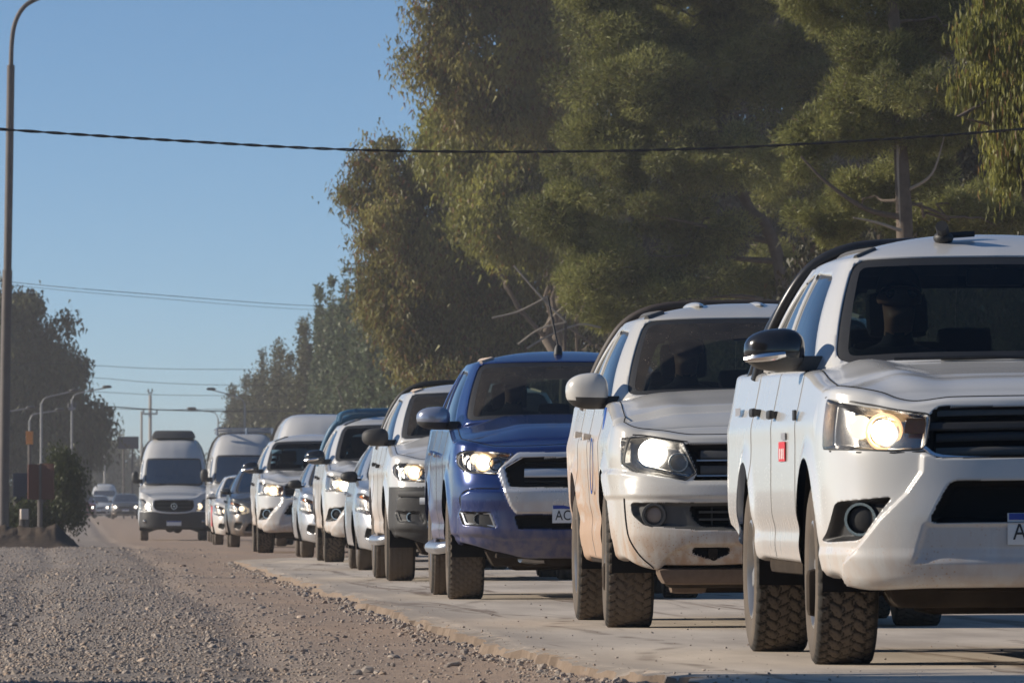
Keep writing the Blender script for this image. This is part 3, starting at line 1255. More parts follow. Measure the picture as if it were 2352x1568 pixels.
    def side_mirror(self, x, y, z, size, upper, lower, strip=None, arm_len=0.14, split=0.45):
        """housing of size (w, d, h) outside the door at -x and +x"""
        w, d, h = size
        for sg in (-1, 1):
            mb = MB()
            V = []; F = []; MI = []
            n, m = 14, 22
            for i in range(n + 1):
                a = math.pi * i / n
                for k in range(m):
                    b = 2 * math.pi * k / m
                    f = lambda v, p: math.copysign(abs(v) ** p, v)
                    vx = f(math.sin(a), 0.75) * f(math.cos(b), 0.62) * w / 2
                    vy = f(math.sin(a), 0.75) * f(math.sin(b), 0.8) * d / 2
                    vz = f(math.cos(a), 0.70) * h / 2
                    tq = vx / w + 0.5              # 1 at the outer end in +x
                    vz *= 1.0 - 0.22 * tq ** 2
                    vy += 0.25 * d * tq ** 2       # outer end swept back
                    V.append((sg * (x + w / 2 + vx), y + vy, z + vz))
            for i in range(n):
                for k in range(m):
                    k2 = (k + 1) % m
                    F.append([i * m + k, (i + 1) * m + k, (i + 1) * m + k2, i * m + k2])
                    zz = (V[i * m + k][2] + V[(i + 1) * m + k][2]) / 2
                    rel = (zz - z) / h + 0.5
                    yy = V[i * m + k][1]
                    MI.append(1 if rel < split else 0)
            mb.V = V; mb.F = F; mb.M = MI; mb.nv = len(V)
            o = mb.build('side_mirror', [upper, lower], self.root, sh=60)
            am = MB()
            am.box((sg * (x - arm_len / 2 + 0.05), y + 0.02, z - h * 0.30), (arm_len + 0.1, d * 0.55, h * 0.34), 0.015)
            am.build('arm', [lower], o)
            if strip:
                sb = MB()
                pts = []
                for k in range(9):
                    t = k / 8
                    pts.append((sg * (x + w * (0.35 + 0.64 * t)), y - d * 0.5 + d * 0.42 * t ** 2.2 - 0.001, z - h * 0.10 - 0.02 * t))
                sb.tube(pts, [0.010 + 0.010 * math.sin(math.pi * (0.15 + 0.8 * k / 8)) for k in range(9)], 8)
                sb.build('indicator_strip', [strip], o)

    def gutters(self, mat, r=.016, q0=2.25, q1=6.3, ring=4):
        for sg in (-1, 1):
            ids = [i for i in range(self.GH.ni) if self.GHx[i] == sg and q0 <= self.GHq[i] <= q1]
            if sg < 0:
                ids = ids[::-1]
            j = self.GHn + ring
            pts = [self.GH.Q[ids[0], k] for k in range(self.GHn, self.GHn + ring)] + [self.GH.Q[i, j] for i in ids]
            MB().tube(pts, r, 6).build('roof_gutter', [mat], self.root)

    def handle(self, y, z, mat, x=None):
        for sg in (-1, 1):
            mb = MB()
            xx = (x or self.sp['W']) - 0.012
            mb.box((sg * (xx + 0.026), y, z), (0.026, 0.15, 0.040), 0.012)
            mb.box((sg * (xx + 0.012), y - 0.06, z), (0.04, 0.025, 0.03), 0.008)
            mb.box((sg * (xx + 0.012), y + 0.06, z), (0.04, 0.025, 0.03), 0.008)
            mb.build('door_handle', [mat], self.root)

    def place(self, X, Y, z=0.0, rz=0.0, roll=0.0):
        self.root.location = (X, Y, z)
        self.root.rotation_euler = (0, roll, rz)
        return self.root

# ---------------------------------------------------------------- pickups
M_WHITE_A = paint('white_paint_clean', (0.56, 0.56, 0.555), 0.38, 0.05, speck=0.5, zfade=(0.30, 0.72))
M_WHITE_B = paint('white_paint_muddy', (0.54, 0.53, 0.50), 0.85, 0.12, side=0.85, speck=0.8, dustcol=(0.36, 0.235, 0.155), zfade=(0.28, 0.86))
M_WHITE_C = paint('white_paint_dusty', (0.55, 0.545, 0.53), 0.5, 0.08, speck=0.3, side=0.25)
M_BLUE = paint('blue_paint', (0.005, 0.031, 0.155), 0.42, 0.10, metal=0.35, dustcol=(0.30, 0.25, 0.23), top=0.9, side=0.2)
M_GREYSILVER = paint('silver_paint', (0.46, 0.48, 0.50), 0.25, 0.06, metal=0.5)
M_CHAR = paint('charcoal_paint', (0.06, 0.07, 0.075), 0.3, 0.12, metal=0.3)
M_DIRTCHROME = paint('dusty_chrome', (0.58, 0.59, 0.61), 0.35, 0.08, metal=0.45, top=0.2, zfade=(0.5, 0.95))
M_BUMPBLACK = simple('textured_black', (0.035, 0.034, 0.034), 0.65, var=0.3)
M_LAMPBOWL = simple('lamp_bowl', (0.35, 0.34, 0.33), 0.25, metal=0.85, var=0.3, scale=60)
M_LAMPDARK = simple('lamp_bowl_dark', (0.10, 0.095, 0.09), 0.3, metal=0.6, var=0.4, scale=60)
M_GLOSSBLACK = simple('gloss_black', (0.015, 0.015, 0.017), 0.18, coat=.5, var=.2)
M_GLOW = emit('lamp_glare_glow', (1.0, .66, .34), .8)  # added emission, stands in for warm glare round the lit bulb
M_DECALRED = simple('red_decal', (.55, .03, .04), .5)
M_DECALGREY = simple('grey_decal', (.25, .25, .27), .5)
M_LAMPGREY = simple('lamp_bowl_grey', (.26, .25, .24), .35, metal=.5, var=.35, scale=50)
M_BLUERACK = simple('blue_rack_paint', (0.03, 0.11, 0.20), 0.5)


def gh_pickup(W0=0.868, W1=0.67, cowl=1.275, top=1.715, y0=0.34, y1=1.12, rear=2.78, belt=1.25, crown=0.10, Ax=0.80):
    bot = [(0, y0, cowl), (Ax * 0.5, y0 + .035, cowl - .004), (Ax * 0.875, y0 + .16, cowl - .02), (Ax, y0 + .30, belt - .01), (W0 - .010, y0 + .64, belt),
           (W0, y0 + 1.40, belt + .012), (W0 - .006, rear - .28, belt + .02), (W0 - .07, rear - .06, belt + .02), (0, rear, belt + .02)]
    topp = [(0, y1, top), (W1 * .54, y1 + .02, top - .003), (W1 * .85, y1 + .08, top - .010), (W1 * .95, y1 + .18, top - .016), (W1 * .985, y1 + .43, top - .016),
            (W1, y1 + .83, top - .016), (W1 * .985, rear - .38, top - .022), (W1 * .9, rear - .23, top - .03), (0, rear - .18, top - .025)]
    return dict(bot=bot, top=topp, roofz=top - .014, crown=crown, ws=[(2.38, .03), (2.33, .985)],
                side=[[(3.36, .05), (3.36, .86), (4.97, .91), (4.97, .05)], [(5.10, .05), (5.10, .91), (6.25, .86), (6.45, .05)]],
                rear=[(7.35, .12), (7.35, .86), (9, .86), (9, .12)], bulge=0.03, frit=0.05)


def hood_fn(rise, ridge_f, ridge_r, dip, dome, front_len=0.5, edge=0.26, rear_y=0.6, front_y=-0.9):
    def fn(ax, y, u, dist, xr):
        fd = sst(dist, -0.04, front_len)
        e = 0.45 * sst(1 - u, 0.0, edge) + 0.55 * (1 - u ** 4)
        w = np.clip((y - front_y) / (rear_y - front_y), 0, 1)
        xr_ = ridge_f + (ridge_r - ridge_f) * w
        inside = sst(xr_ - ax, -0.05, 0.16)
        return fd * (rise * e - dip * inside + dome * (1 - u ** 2))
    return fn


def rollbar(v, y, zt, mat, r=0.038, foot=1.24, half=0.70, lean=0.75, brace=True):
    mb = MB()
    hh = [(-.87, y + .18, foot), (-.83, y + .13, foot + .16), (-half - .03, y + .05, zt - .24), (-half + .08, y + .02, zt - .10), (-half + .24, y, zt - .025), (-half + .45, y, zt - .003), (-.1, y, zt)]
    pts = smooth_path(hh + [(-a_, b_, c_) for a_, b_, c_ in hh[::-1]], 6)
    mb.tube(pts, r, 10)
    o = mb.build('roll_bar', [mat], v.root)
    if brace:
        for sg in (-1, 1):
            MB().tube(smooth_path([(sg * (half - .05), y + 0.03, zt - 0.14), (sg * (half + 0.08), y + lean * 0.5, zt - 0.36), (sg * 0.85, y + lean, foot)], 5), r * 0.9, 10).build('brace', [mat], o)
    return o


def mudflap(v, y, x=0.80, w=0.28, z0=0.20, z1=0.52):
    x -= .05; w *= .85
    for sg in (-1, 1):
        MB().box((sg * x, y, (z0 + z1) / 2), (w, 0.012, z1 - z0), 0.004).build('mud_flap', [M_BLACK], v.root)


def antenna(v, x, y, z, L=0.40, lean=-0.10):
    mb = MB()
    mb.lathe([(z - 0.02, 0.035), (z + 0.02, 0.03), (z + 0.05, 0.016), (z + 0.055, 0.0)], 10, 'z', (x, y, 0))
    mb.tube([(x, y, z + 0.04), (x + lean * 0.3, y + 0.03, z + 0.04 + L)], [0.008, 0.006], 6)
    mb.build('antenna', [M_BLACK], v.root)


def hilux(label, pm, res=0.009, near=True, group=None, letters='', rack=None, bulb=M_BULB):
    pl = dict(door_front='front_fender', door_rear='front_door', bed='rear_door', end='cargo_bed')
    sp = dict(W=0.927, wb=3.085, tr=0.385, arch_r=0.445, arch_z=0.42, arch_w=1.0, under_z=0.36, flare=0.016, flare_w=0.06,
              plan=[(0, -.985), (.25, -.977), (.5, -.94), (.68, -.875), (.80, -.78), (.88, -.63), (.915, -.45), (.925, -.2), (.927, .3), (.927, 1.5), (.927, 3.0), (.925, 3.9), (.90, 4.28), (.7, 4.33), (0, 4.34)],
              fprof=[(.30, -.10), (.40, -.035), (.50, -.004), (.62, 0), (.75, -.01), (.86, -.018), (.95, -.04), (1.05, -.085), (1.13, -.14)],
              sprof=[(.30, -.06), (.40, -.035), (.55, -.008), (.75, 0), (.95, -.002), (1.05, -.012), (1.2, -.04), (1.3, -.06)],
              bot_front=[(0, .372), (.5, .370), (.80, .362), (.92, .39)], bot_side=[(-.4, .39), (.6, .415), (2.6, .43), (4.4, .58)],
              top_front=[(0, 1.082), (.42, 1.078), (.60, 1.062), (.76, 1.088), (.91, 1.13)], top_side=[(-.4, 1.132), (0, 1.165), (.5, 1.212), (1.0, 1.222), (2.7, 1.245), (4.4, 1.26)],
              sh_front=.06, shz_front=.028, sh_side=.065, shz_side=.028,
              bumper=[(-1, 0), (1.3, 0), (1.3, .885), (-1, .885)], bumper_y=-.46,
              splits=[('door_front', .62), ('door_rear', 1.76), ('bed', 2.80)], panels=pl,
              side_lines=[(1.02, .05, .006), (.56, .05, -.012)],
              regions=[
                  dict(name='lamp', part='headlight', per_side=True, ymax=-.50, depth=-.05, soft=.014, mat=M_LAMPBOWL,
                       poly=fillet([(.94, 1.122), (.829, 1.082), (.669, 1.055), (.512, 1.036), (.520, .977), (.53, .892), (.669, .888), (.905, .897), (1.05, .94), (1.05, 1.12)], .03)),
                  dict(name='grille', part='grille', depth=-.06, soft=.015, mat=M_DARK,
                       poly=fillet([(-1, 1.072), (.47, 1.068), (.505, 1.03), (.512, .96), (.522, .885), (.48, .852), (-1, .848)], .025)),
                  dict(name='intake', part='lower_grille', depth=-.10, soft=.02, mat=M_DARK,
                       poly=fillet([(-1, .762), (.425, .762), (.515, .592), (-1, .592)], .035)),
                  dict(name='fogpod', part='fog_lamp_recess', per_side=True, depth=-.05, soft=.016, mat=M_BLACK,
                       poly=fillet([(.872, .680), (.655, .700), (.700, .645), (.745, .58), (.780, .522), (.905, .512)], .022)),
              ],
              creases=[dict(poly=[(-1, .87), (.535, .87), (.54, .80), (.60, .71), (.70, .61), (.77, .51), (.82, .44), (.82, .2), (-1, .2)], depth=.034, soft=.008),
                       dict(poly=[(-1, .475), (.80, .475), (1.2, .50), (1.2, .2), (-1, .2)], depth=.012, soft=.02),
                       dict(poly=[(-1, .585), (.52, .585), (.56, .45), (-1, .45)], depth=-.016, soft=.012)],
              gh=gh_pickup(top=1.752, crown=.118))
    v = Vehicle('pickup_truck', label, 'pickup truck', sp, pm, group, res)
    v.lower()
    v.hood(0.95, hood_fn(.060, .50, .64, .036, .022, edge=.32))
    v.shut_lines(.62)
    v.greenhouse(glass_m=M_GLASS)
    v.chassis()
    v.seats()
    n = (330, 36) if near else (110, 18)
    for sg in (-1, 1):
        wheel(v.root, sg * 0.785, 0, .385, .265, 'at', M_ALLOY, *n, turn=R(-1.0))
        wheel(v.root, sg * 0.785, 3.085, .385, .265, 'at', M_ALLOY, *n)
    # grille slats
    g = sp['regions'][1]['objs'][0]
    for k, z in enumerate((1.050, .945, .885)):
        mb = MB(); v.bar(mb, -.49, .49, z, .036, .022, -.045, dz=-.006); mb.build('slat', [M_BLACK if k % 2 else M_GREYPL], g)
    mb = MB(); v.sweep(mb, [(-.53, .985), (-.40, .985), (0, .99), (.40, .985), (.53, .985)], .034, .022, -.03); mb.build('slat', [M_BLACK], g)
    mb = MB(); v.sweep(mb, smooth_path([(-.535, .900), (-.46, .862), (-.2, .850), (0, .848), (.2, .850), (.46, .862), (.535, .900)], 4), .016, .012, -.006); mb.build('grille_trim', [M_CHROME], g)
    ig = sp['regions'][2]['objs'][0]
    for z in (.72, .675, .63):
        mb = MB(); v.bar(mb, -.44, .44, z, .012, .012, -.085); mb.build('slat', [M_BLACK], ig)
    # lamps
    heads = v.lens('lamp')
    for sg in (-1, 1):
        v.seal('lamp', sg)
        mb = MB(); v.disc(mb, sg * .735, .965, .050, .03, -.05, dome=.03); mb.build('bulb', [bulb], heads[sg])
        mb = MB(); v.disc(mb, sg * .735, .965, .078, .035, -.058, ring=.012); mb.build('reflector_ring', [M_GLOW], heads[sg])  # ring made to glow as painted glare of the bulb
        mb = MB(); v.disc(mb, sg * .835, .985, .050, .02, -.045, dome=.02); mb.build('bulb', [M_BULBDIM], heads[sg])
        mb = MB(); v.sweep(mb, [(sg * .535, .988), (sg * .58, .988), (sg * .625, .99)], .062, .015, -.03); mb.build('indicator', [M_AMBER], heads[sg])
        mb = MB(); v.sweep(mb, smooth_path([(sg * .53, 1.028), (sg * .669, 1.046), (sg * .81, 1.070), (sg * .88, 1.095)], 4), .012, .02, -.03); mb.build('lamp_trim', [M_CHROME], heads[sg])
        pod = sp['regions'][3]['objs'][sg]
        mb = MB(); v.disc(mb, sg * .806, .607, .072, .035, -.05, ring=.014); mb.build('fog_ring', [M_CHROME], pod)
        mb = MB(); v.disc(mb, sg * .806, .607, .056, .016, -.05, dome=.012); mb.build('fog_lamp', [M_BLACK], pod)
        # bumper seam
        mb = MB(); v.sweep(mb, [(sg * .53, .883), (sg * .66, .879), (sg * .80, .882), (sg * .89, .888)], .006, .003, 0); mb.build('shut_line', [M_DARK], v.root)
    v.plate(.565, letters=letters, off=.02)
    v.side_mirror(.865, .74, 1.332, (.26, .17, .195), M_GLOSSBLACK, M_GREYPL, strip=M_CHROME, split=.36)
    v.handle(1.62, 1.065, M_BLACK); v.handle(2.52, 1.085, M_BLACK)
    v.gutters(M_GREYPL, .013)
    mudflap(v, .50, .82, .24, .18, .5); mudflap(v, 3.60, .80, .28, .18, .5)
    for sg in (-1, 1):
        MB().box((sg * .78, .02, .30), (.30, .10, .20), .03).build('steering_knuckle', [M_UNDER], v.root)
        # wiper
        MB().tube([(sg * .1 - .42, .36, 1.285), (sg * .1 + .0, .33, 1.292), (sg * .1 + .22, .345, 1.285)], .008, 6).build('wiper', [M_BLACK], v.root)
    mb = MB(); mb.box((0, -.72, .36), (1.1, .25, .07), .02); mb.box((0, -.40, .33), (.9, .5, .05), .02); mb.build('skid_plate', [M_UNDER], v.root)
    return v


def amarok(label, pm, res=0.010):
    pl = dict(door_front='front_fender', door_rear='front_door', bed='rear_door', end='cargo_bed')
    sp = dict(W=0.935, wb=3.095, tr=0.39, arch_r=0.455, arch_z=0.42, under_z=0.34, flare=0.026, flare_w=0.07,
              plan=[(0, -.915), (.3, -.905), (.55, -.868), (.74, -.80), (.855, -.69), (.905, -.53), (.922, -.35), (.926, 0), (.926, 1.5), (.926, 3.1), (.92, 3.9), (.90, 4.25), (.7, 4.29), (0, 4.30)],
              fprof=[(.26, -.13), (.34, -.07), (.42, -.025), (.52, 0), (.68, .0), (.76, -.012), (.82, -.03), (.95, -.05), (1.03, -.09), (1.1, -.14)],
              sprof=[(.30, -.07), (.40, -.045), (.55, -.02), (.75, -.01), (.95, 0), (1.05, -.01), (1.2, -.04), (1.3, -.06)],
              bot_front=[(0, .335), (.45, .318), (.70, .318), (.82, .335), (.93, .40)], bot_side=[(-.4, .41), (.6, .36), (2.6, .37), (4.4, .55)],
              top_front=[(0, 1.028), (.5, 1.026), (.70, 1.048), (.86, 1.06), (.92, 1.10)], top_side=[(-.4, 1.12), (0, 1.17), (.5, 1.225), (1.0, 1.23), (2.7, 1.25), (4.4, 1.26)],
              sh_front=.06, shz_front=.03, sh_side=.07, shz_side=.03,
              bumper=[(-1, 0), (1.3, 0), (1.3, .86), (-1, .86)], bumper_y=-.52,
              splits=[('door_front', .64), ('door_rear', 1.78), ('bed', 2.80)], panels=pl,
              side_lines=[(1.03, .05, .008), (.60, .06, -.014)],
              regions=[
                  dict(name='lamp', part='headlight', per_side=True, ymax=-.45, depth=-.055, soft=.014, mat=M_LAMPGREY,
                       poly=fillet([(.868, 1.042), (.78, 1.047), (.557, 1.014), (.478, .850), (.540, .808), (.815, .858), (.872, .90)], .010)),
                  dict(name='grille', part='grille', depth=-.06, soft=.014, mat=M_DARK, poly=fillet([(-1, 1.008), (.535, 1.008), (.465, .842), (.50, .806), (-1, .800)], .015)),
                  dict(name='intake', part='lower_grille', depth=-.09, soft=.018, mat=M_DARK, poly=fillet([(-1, .668), (.520, .668), (.505, .60), (.45, .555), (-1, .545)], .02)),
                  dict(name='fogpod', part='bumper_insert', depth=-.030, soft=.014, mat=M_GREYPL, poly=fillet([(-1, .682), (.828, .688), (.818, .62), (.755, .562), (.45, .535), (-1, .522)], .018)),
                  dict(name='hook', part='tow_hook_recess', depth=-.05, soft=.014, mat=M_DARK, poly=fillet([(.30, .432), (.50, .432), (.50, .395), (.42, .365), (.36, .365), (.30, .395)], .008)),
              ],
              creases=[dict(poly=[(-1, .79), (.52, .79), (.62, .82), (.90, .86), (1.2, .88), (1.2, .72), (-1, .70)], depth=.014, soft=.012),
                       dict(poly=[(-1, .46), (.52, .45), (.62, .40), (.66, .35), (.66, .2), (-1, .2)], depth=-.028, soft=.016)],
              gh=gh_pickup(.885, .685, 1.295, 1.745, .42, 1.16, 2.78, 1.255, .10, .815))
    sp['gh']['frit'] = .04
    v = Vehicle('pickup_truck', label, 'pickup truck', sp, pm, None, res)
    v.lower()
    v.hood(1.05, hood_fn(.052, .50, .66, .012, .030, edge=.36))
    v.shut_lines(.68)
    v.greenhouse(glass_m=M_GLASS_DUSTY)
    v.chassis()
    v.seats(dash_y=.85)
    for sg in (-1, 1):
        wheel(v.root, sg * .80, 0, .39, .27, 'at', M_ALLOY, turn=R(-1.5))
        wheel(v.root, sg * .80, 3.095, .39, .27, 'at', M_ALLOY)
    R_ = {r['name']: r for r in sp['regions']}
    g = R_['grille']['objs'][0]
    for z in (.945, .862):
        mb = MB(); v.bar(mb, -.46, .46, z, .050, .03, -.05); mb.build('slat', [M_GREYPL], g)
        mb = MB(); v.bar(mb, -.48, .48, z - .030, .010, .03, -.035); mb.build('slat_edge', [M_SILVER], g)
    ig = R_['intake']['objs'][0]
    for z in (.635, .595):
        mb = MB(); v.bar(mb, -.47, .47, z, .012, .02, -.07); mb.build('slat', [M_GREYPL], ig)
    for x in np.linspace(-.40, .40, 9):
        mb = MB(); v.sweep(mb, [(x, .56), (x, .60), (x, .66)], .008, .02, -.085); mb.build('grille_bar', [M_BLACK], ig)
    heads = v.lens('lamp')
    v.seal('lamp', -1); v.seal('lamp', 1)
    ins = R_['fogpod']['objs'][0]
    for sg in (-1, 1):
        mb = MB(); v.disc(mb, sg * .755, .955, .078, .03, -.05, dome=.03); mb.build('bulb', [M_BULB], heads[sg])
        mb = MB(); v.disc(mb, sg * .590, .905, .055, .03, -.05, ring=.01); mb.build('reflector_ring', [M_LAMPBOWL], heads[sg])
        mb = MB(); v.sweep(mb, [(sg * .52, .832), (sg * .60, .845), (sg * .78, .885), (sg * .83, .92)], .016, .015, -.03); mb.build('indicator', [M_LAMPBOWL], heads[sg])
        mb = MB(); v.disc(mb, sg * .715, .620, .068, .035, -.035, ring=.016); mb.build('fog_ring', [M_GREYPL], ins)
        mb = MB(); v.disc(mb, sg * .715, .620, .052, .010, -.04, dome=.014); mb.build('fog_lamp', [simple('fog_lens', (.30, .24, .20), .3) if 'fog_lens' not in MATS else MATS['fog_lens']], ins)
        mb = MB(); v.sweep(mb, smooth_path([(sg * .865, .86), (sg * .862, .70), (sg * .845, .52), (sg * .80, .40), (sg * .74, .33)], 4), .007, .004, 0); mb.build('shut_line', [M_DARK], v.root)
        mb = MB(); v.sweep(mb, smooth_path([(sg * .535, 1.018), (sg * .70, 1.040), (sg * .80, 1.052), (sg * .862, 1.058)], 4), .006, .003, 0); mb.build('shut_line', [M_DARK], v.root)
        hk = MB(); p, nv = v.front_pt(sg * .39, .392, -.012)
        hk.lathe([(-.03, .022), (-.012, .022), (-.012, .011), (-.03, .011)], 14, 'y', p); hk.box(p + Vector((0, 0.03, .02)), (.05, .03, .05), .01)
        hk.build('tow_hook', [M_UNDER], R_['hook']['objs'][0])
        for y in (1.24, 1.60, 2.0):
            pass
    v.side_mirror(.86, .76, 1.318, (.24, .17, .215), pm, M_BUMPBLACK, arm_len=.16, split=.30)
    v.handle(1.62, 1.07, pm); v.handle(2.54, 1.09, pm)
    rollbar(v, 2.95, 1.857, simple('roll_bar_black', (.05, .038, .032), .6), .029)
    for sg in (-1, 1):
        MB().tube([(sg * .1 - .42, .445, 1.298), (sg * .1, .41, 1.306), (sg * .1 + .22, .43, 1.30)], .008, 6).build('wiper', [M_BLACK], v.root)
        MB().box((sg * .80, .02, .28), (.28, .12, .16), .03).build('steering_knuckle', [M_UNDER], v.root)
    v.gutters(M_GREYPL, .02)
    for x in (-.30, .05, .40):
        mb = MB(); mb.ball((x, 1.9, 1.812), (.055, .5, .030), 8); mb.build('roof_rib', [pm], v.root)
    mudflap(v, .50, .84, .22, .18, .5); mudflap(v, 3.62, .82, .28, .18, .5)
    mb = MB()
    mb.box((0, -.62, .285), (1.30, .26, .09), .035, None, taper=(1.06, 1.2)); mb.box((0, -.3, .27), (.7, .6, .06), .02)
    mb.box((-.50, -.45, .24), (.20, .2, .10), .03); mb.box((.50, -.45, .24), (.20, .2, .10), .03)
    mb.build('skid_plate', [simple('dusty_skid', (.15, .105, .075), .95, var=.3)], v.root)
    v.plate(.60, letters='AB', off=.02)
    return v


def ranger(label, pm, res=0.012, white=False, letters='AC', near=True):
    pl = dict(door_front='front_fender', door_rear='front_door', bed='rear_door', end='cargo_bed')
    low = M_BUMPBLACK if white else pm
    sp = dict(W=0.925, wb=3.22, tr=0.395, arch_r=0.455, arch_z=0.425, under_z=0.36, flare=0.02, flare_w=0.07,
              plan=[(0, -.935), (.3, -.922), (.52, -.885), (.70, -.82), (.82, -.72), (.885, -.58), (.912, -.42), (.922, -.1), (.925, .4), (.925, 1.5), (.925, 3.2), (.92, 4.0), (.90, 4.32), (.7, 4.37), (0, 4.38)],
              fprof=[(.26, -.17), (.34, -.10), (.42, -.03), (.52, 0), (.64, 0), (.72, .006), (.82, .004), (.95, -.03), (1.05, -.075), (1.12, -.12)],
              sprof=[(.30, -.06), (.40, -.035), (.55, -.01), (.75, 0), (.95, -.002), (1.05, -.01), (1.2, -.04), (1.3, -.06)],
              bot_front=[(0, .30), (.35, .30), (.62, .345), (.80, .395), (.92, .42)], bot_side=[(-.4, .42), (.6, .42), (2.7, .43), (4.4, .58)],
              top_front=[(0, 1.092), (.45, 1.078), (.60, 1.078), (.80, 1.095), (.91, 1.13)], top_side=[(-.4, 1.135), (0, 1.175), (.5, 1.225), (1.0, 1.235), (2.8, 1.26), (4.4, 1.27)],
              sh_front=.07, shz_front=.035, sh_side=.065, shz_side=.028,
              bumper=[(-1, 0), (1.3, 0), (1.3, .80 if not white else .865), (-1, .80 if not white else .865)], bumper_y=-.46, bumper_mat=low,
              splits=[('door_front', .66), ('door_rear', 1.80), ('bed', 2.86)], panels=pl,
              side_lines=[(1.02, .05, .008), (.56, .05, -.012)],
              regions=[
                  dict(name='lamp', part='headlight', per_side=True, ymax=-.46, depth=-.05, soft=.014, mat=M_LAMPBOWL,
                       poly=fillet([(.875, 1.060), (.83, 1.083), (.485, 1.060), (.53, 1.0), (.592, .908), (.82, .925), (.875, .985)], .022)),
                  dict(name='mouth', part='grille', depth=-.07, soft=.014, mat=M_DARK, poly=fillet([(-1, 1.022), (.42, 1.022), (.535, .957), (.50, .818), (.39, .812), (-1, .815)], .015)),
                  dict(name='surround', part='grille_surround', depth=.018, soft=.012, mat=M_BUMPBLACK if white else M_DIRTCHROME,
                       poly=fillet([(-1, 1.070), (.440, 1.066), (.592, .942), (.55, .81), (.50, .684), (.455, .622), (-1, .618)], .012)),
                  dict(name='intake', part='lower_grille', depth=-.07, soft=.018, mat=M_DARK, poly=fillet([(-1, .612), (.47, .612), (.44, .515), (-1, .51)], .015)),
                  dict(name='fogpod', part='fog_lamp_bezel', per_side=True, depth=-.025, soft=.012, mat=M_BLACK, poly=fillet([(.850, .645), (.632, .636), (.590, .520), (.82, .545)], .012)),
              ],
              creases=[dict(poly=[(-1, .80), (.56, .795), (.78, .795), (.84, .76), (.84, .66), (.86, .60), (.86, .2), (-1, .2)], depth=.022, soft=.012),
                       dict(poly=[(-1, .44), (.55, .44), (.70, .47), (1.2, .47), (1.2, .2), (-1, .2)], depth=-.02, soft=.02)],
              gh=gh_pickup(.87, .68, 1.318, 1.765, .40, 1.16, 2.84, 1.26, .095, .80))
    v = Vehicle('pickup_truck', label, 'pickup truck', sp, pm, None, res)
    v.lower()
    v.hood(1.0, hood_fn(.060, .46, .60, -.026, .022, edge=.38))
    v.shut_lines(.66)
    v.greenhouse(glass_m=M_GLASS_DUSTY)
    v.chassis()
    v.seats(dash_y=.83)
    n = (330, 36) if near else (200, 28)
    pat = 'rib' if white else 'hex'
    for sg in (-1, 1):
        wheel(v.root, sg * .79, 0, .395, .27, pat, M_ALLOY, *n, turn=R(-1.0))
        wheel(v.root, sg * .79, 3.22, .395, .265, pat if white else 'rib', M_ALLOY, *n)
    R_ = {r['name']: r for r in sp['regions']}
    g = R_['mouth']['objs'][0]
    mb = MB(); v.bar(mb, -.40, .40, .918, .062, .03, -.035); mb.build('grille_bar', [M_BLACK if white else M_DIRTCHROME], g)
    for z in (.99, .855):
        mb = MB(); v.bar(mb, -.40, .40, z, .010, .015, -.055); mb.build('slat', [M_BLACK], g)
    mb = MB()
    p, nv = v.front_pt(0, .918, .0)
    mb.ball(p, (.085, .02, .036), 10); mb.build('badge', [simple('oval_badge', (.02, .05, .22), .3) if 'oval_badge' not in MATS else MATS['oval_badge']], g)
    mb = MB(); v.sweep(mb, fillet([(-.415, 1.035), (.415, 1.035), (.548, .957), (.512, .806), (-.512, .806), (-.548, .957)], .02), .016, .012, .004, closed=True)
    mb.build('grille_trim', [M_BLACK if white else M_CHROME], g)
    if not white:
        mb = MB(); v.bar(mb, -.455, .455, .658, .070, .02, .012); mb.build('bumper_guard', [M_DIRTCHROME], v.root)
    else:
        mb = MB(); v.bar(mb, -.62, .62, .735, .062, .04, .03); mb.build('white_bumper_bar', [M_PLATE], v.root)
        mb = MB(); v.bar(mb, -.80, .80, .800, .05, .03, .015); mb.build('bumper_guard', [M_GREYPL], v.root)
    heads = v.lens('lamp')
    for sg in (-1, 1):
        v.seal('lamp', sg)
        b = M_BULB
        mb = MB(); v.disc(mb, sg * .735, .995, .050, .03, -.05, dome=.03); mb.build('bulb', [b], heads[sg])
        mb = MB(); v.disc(mb, sg * .735, .995, .066, .036, -.056, ring=.012); mb.build('reflector_ring', [M_GLOW], heads[sg])  # glowing ring, bulb glare put into the material
        mb = MB(); v.disc(mb, sg * .812, 1.020, .040, .02, -.045, dome=.016); mb.build('bulb', [M_BULBDIM], heads[sg])
        mb = MB(); v.disc(mb, sg * .63, .985, .05, .02, -.05, ring=.01); mb.build('reflector_ring', [M_LAMPDARK], heads[sg])
        mb = MB(); v.sweep(mb, [(sg * .53, 1.045), (sg * .56, 1.047), (sg * .60, 1.050)], .022, .012, -.03); mb.build('indicator', [M_AMBER], heads[sg])
        bez = R_['fogpod']['objs'][sg]
        mb = MB(); v.sweep(mb, fillet([(sg * .845, .640), (sg * .640, .630), (sg * .602, .528), (sg * .815, .550)], .012), .022, .014, -.004, closed=True); mb.build('bezel_trim', [M_SILVER if not white else M_BLACK], bez)
        mb = MB(); v.disc(mb, sg * .728, .588, .048, .03, -.03, ring=.010); mb.build('fog_ring', [M_CHROME], bez)
        mb = MB(); v.disc(mb, sg * .728, .588, .038, .012, -.03, dome=.01); mb.build('fog_lamp', [M_BLACK], bez)
        if not white:
            mb = MB(); v.sweep(mb, smooth_path([(sg * .575, .805), (sg * .77, .805), (sg * .845, .755), (sg * .842, .66)], 4), .007, .003, .002); mb.build('shut_line', [M_DARK], v.root)
    v.plate(.62, letters=letters, off=.034)
    v.side_mirror(.86, .78, 1.335, (.25, .17, .18), M_BUMPBLACK if white else simple('mirror_silver', (.35, .38, .46), .22, metal=.6), M_BUMPBLACK, arm_len=.18, split=.34)
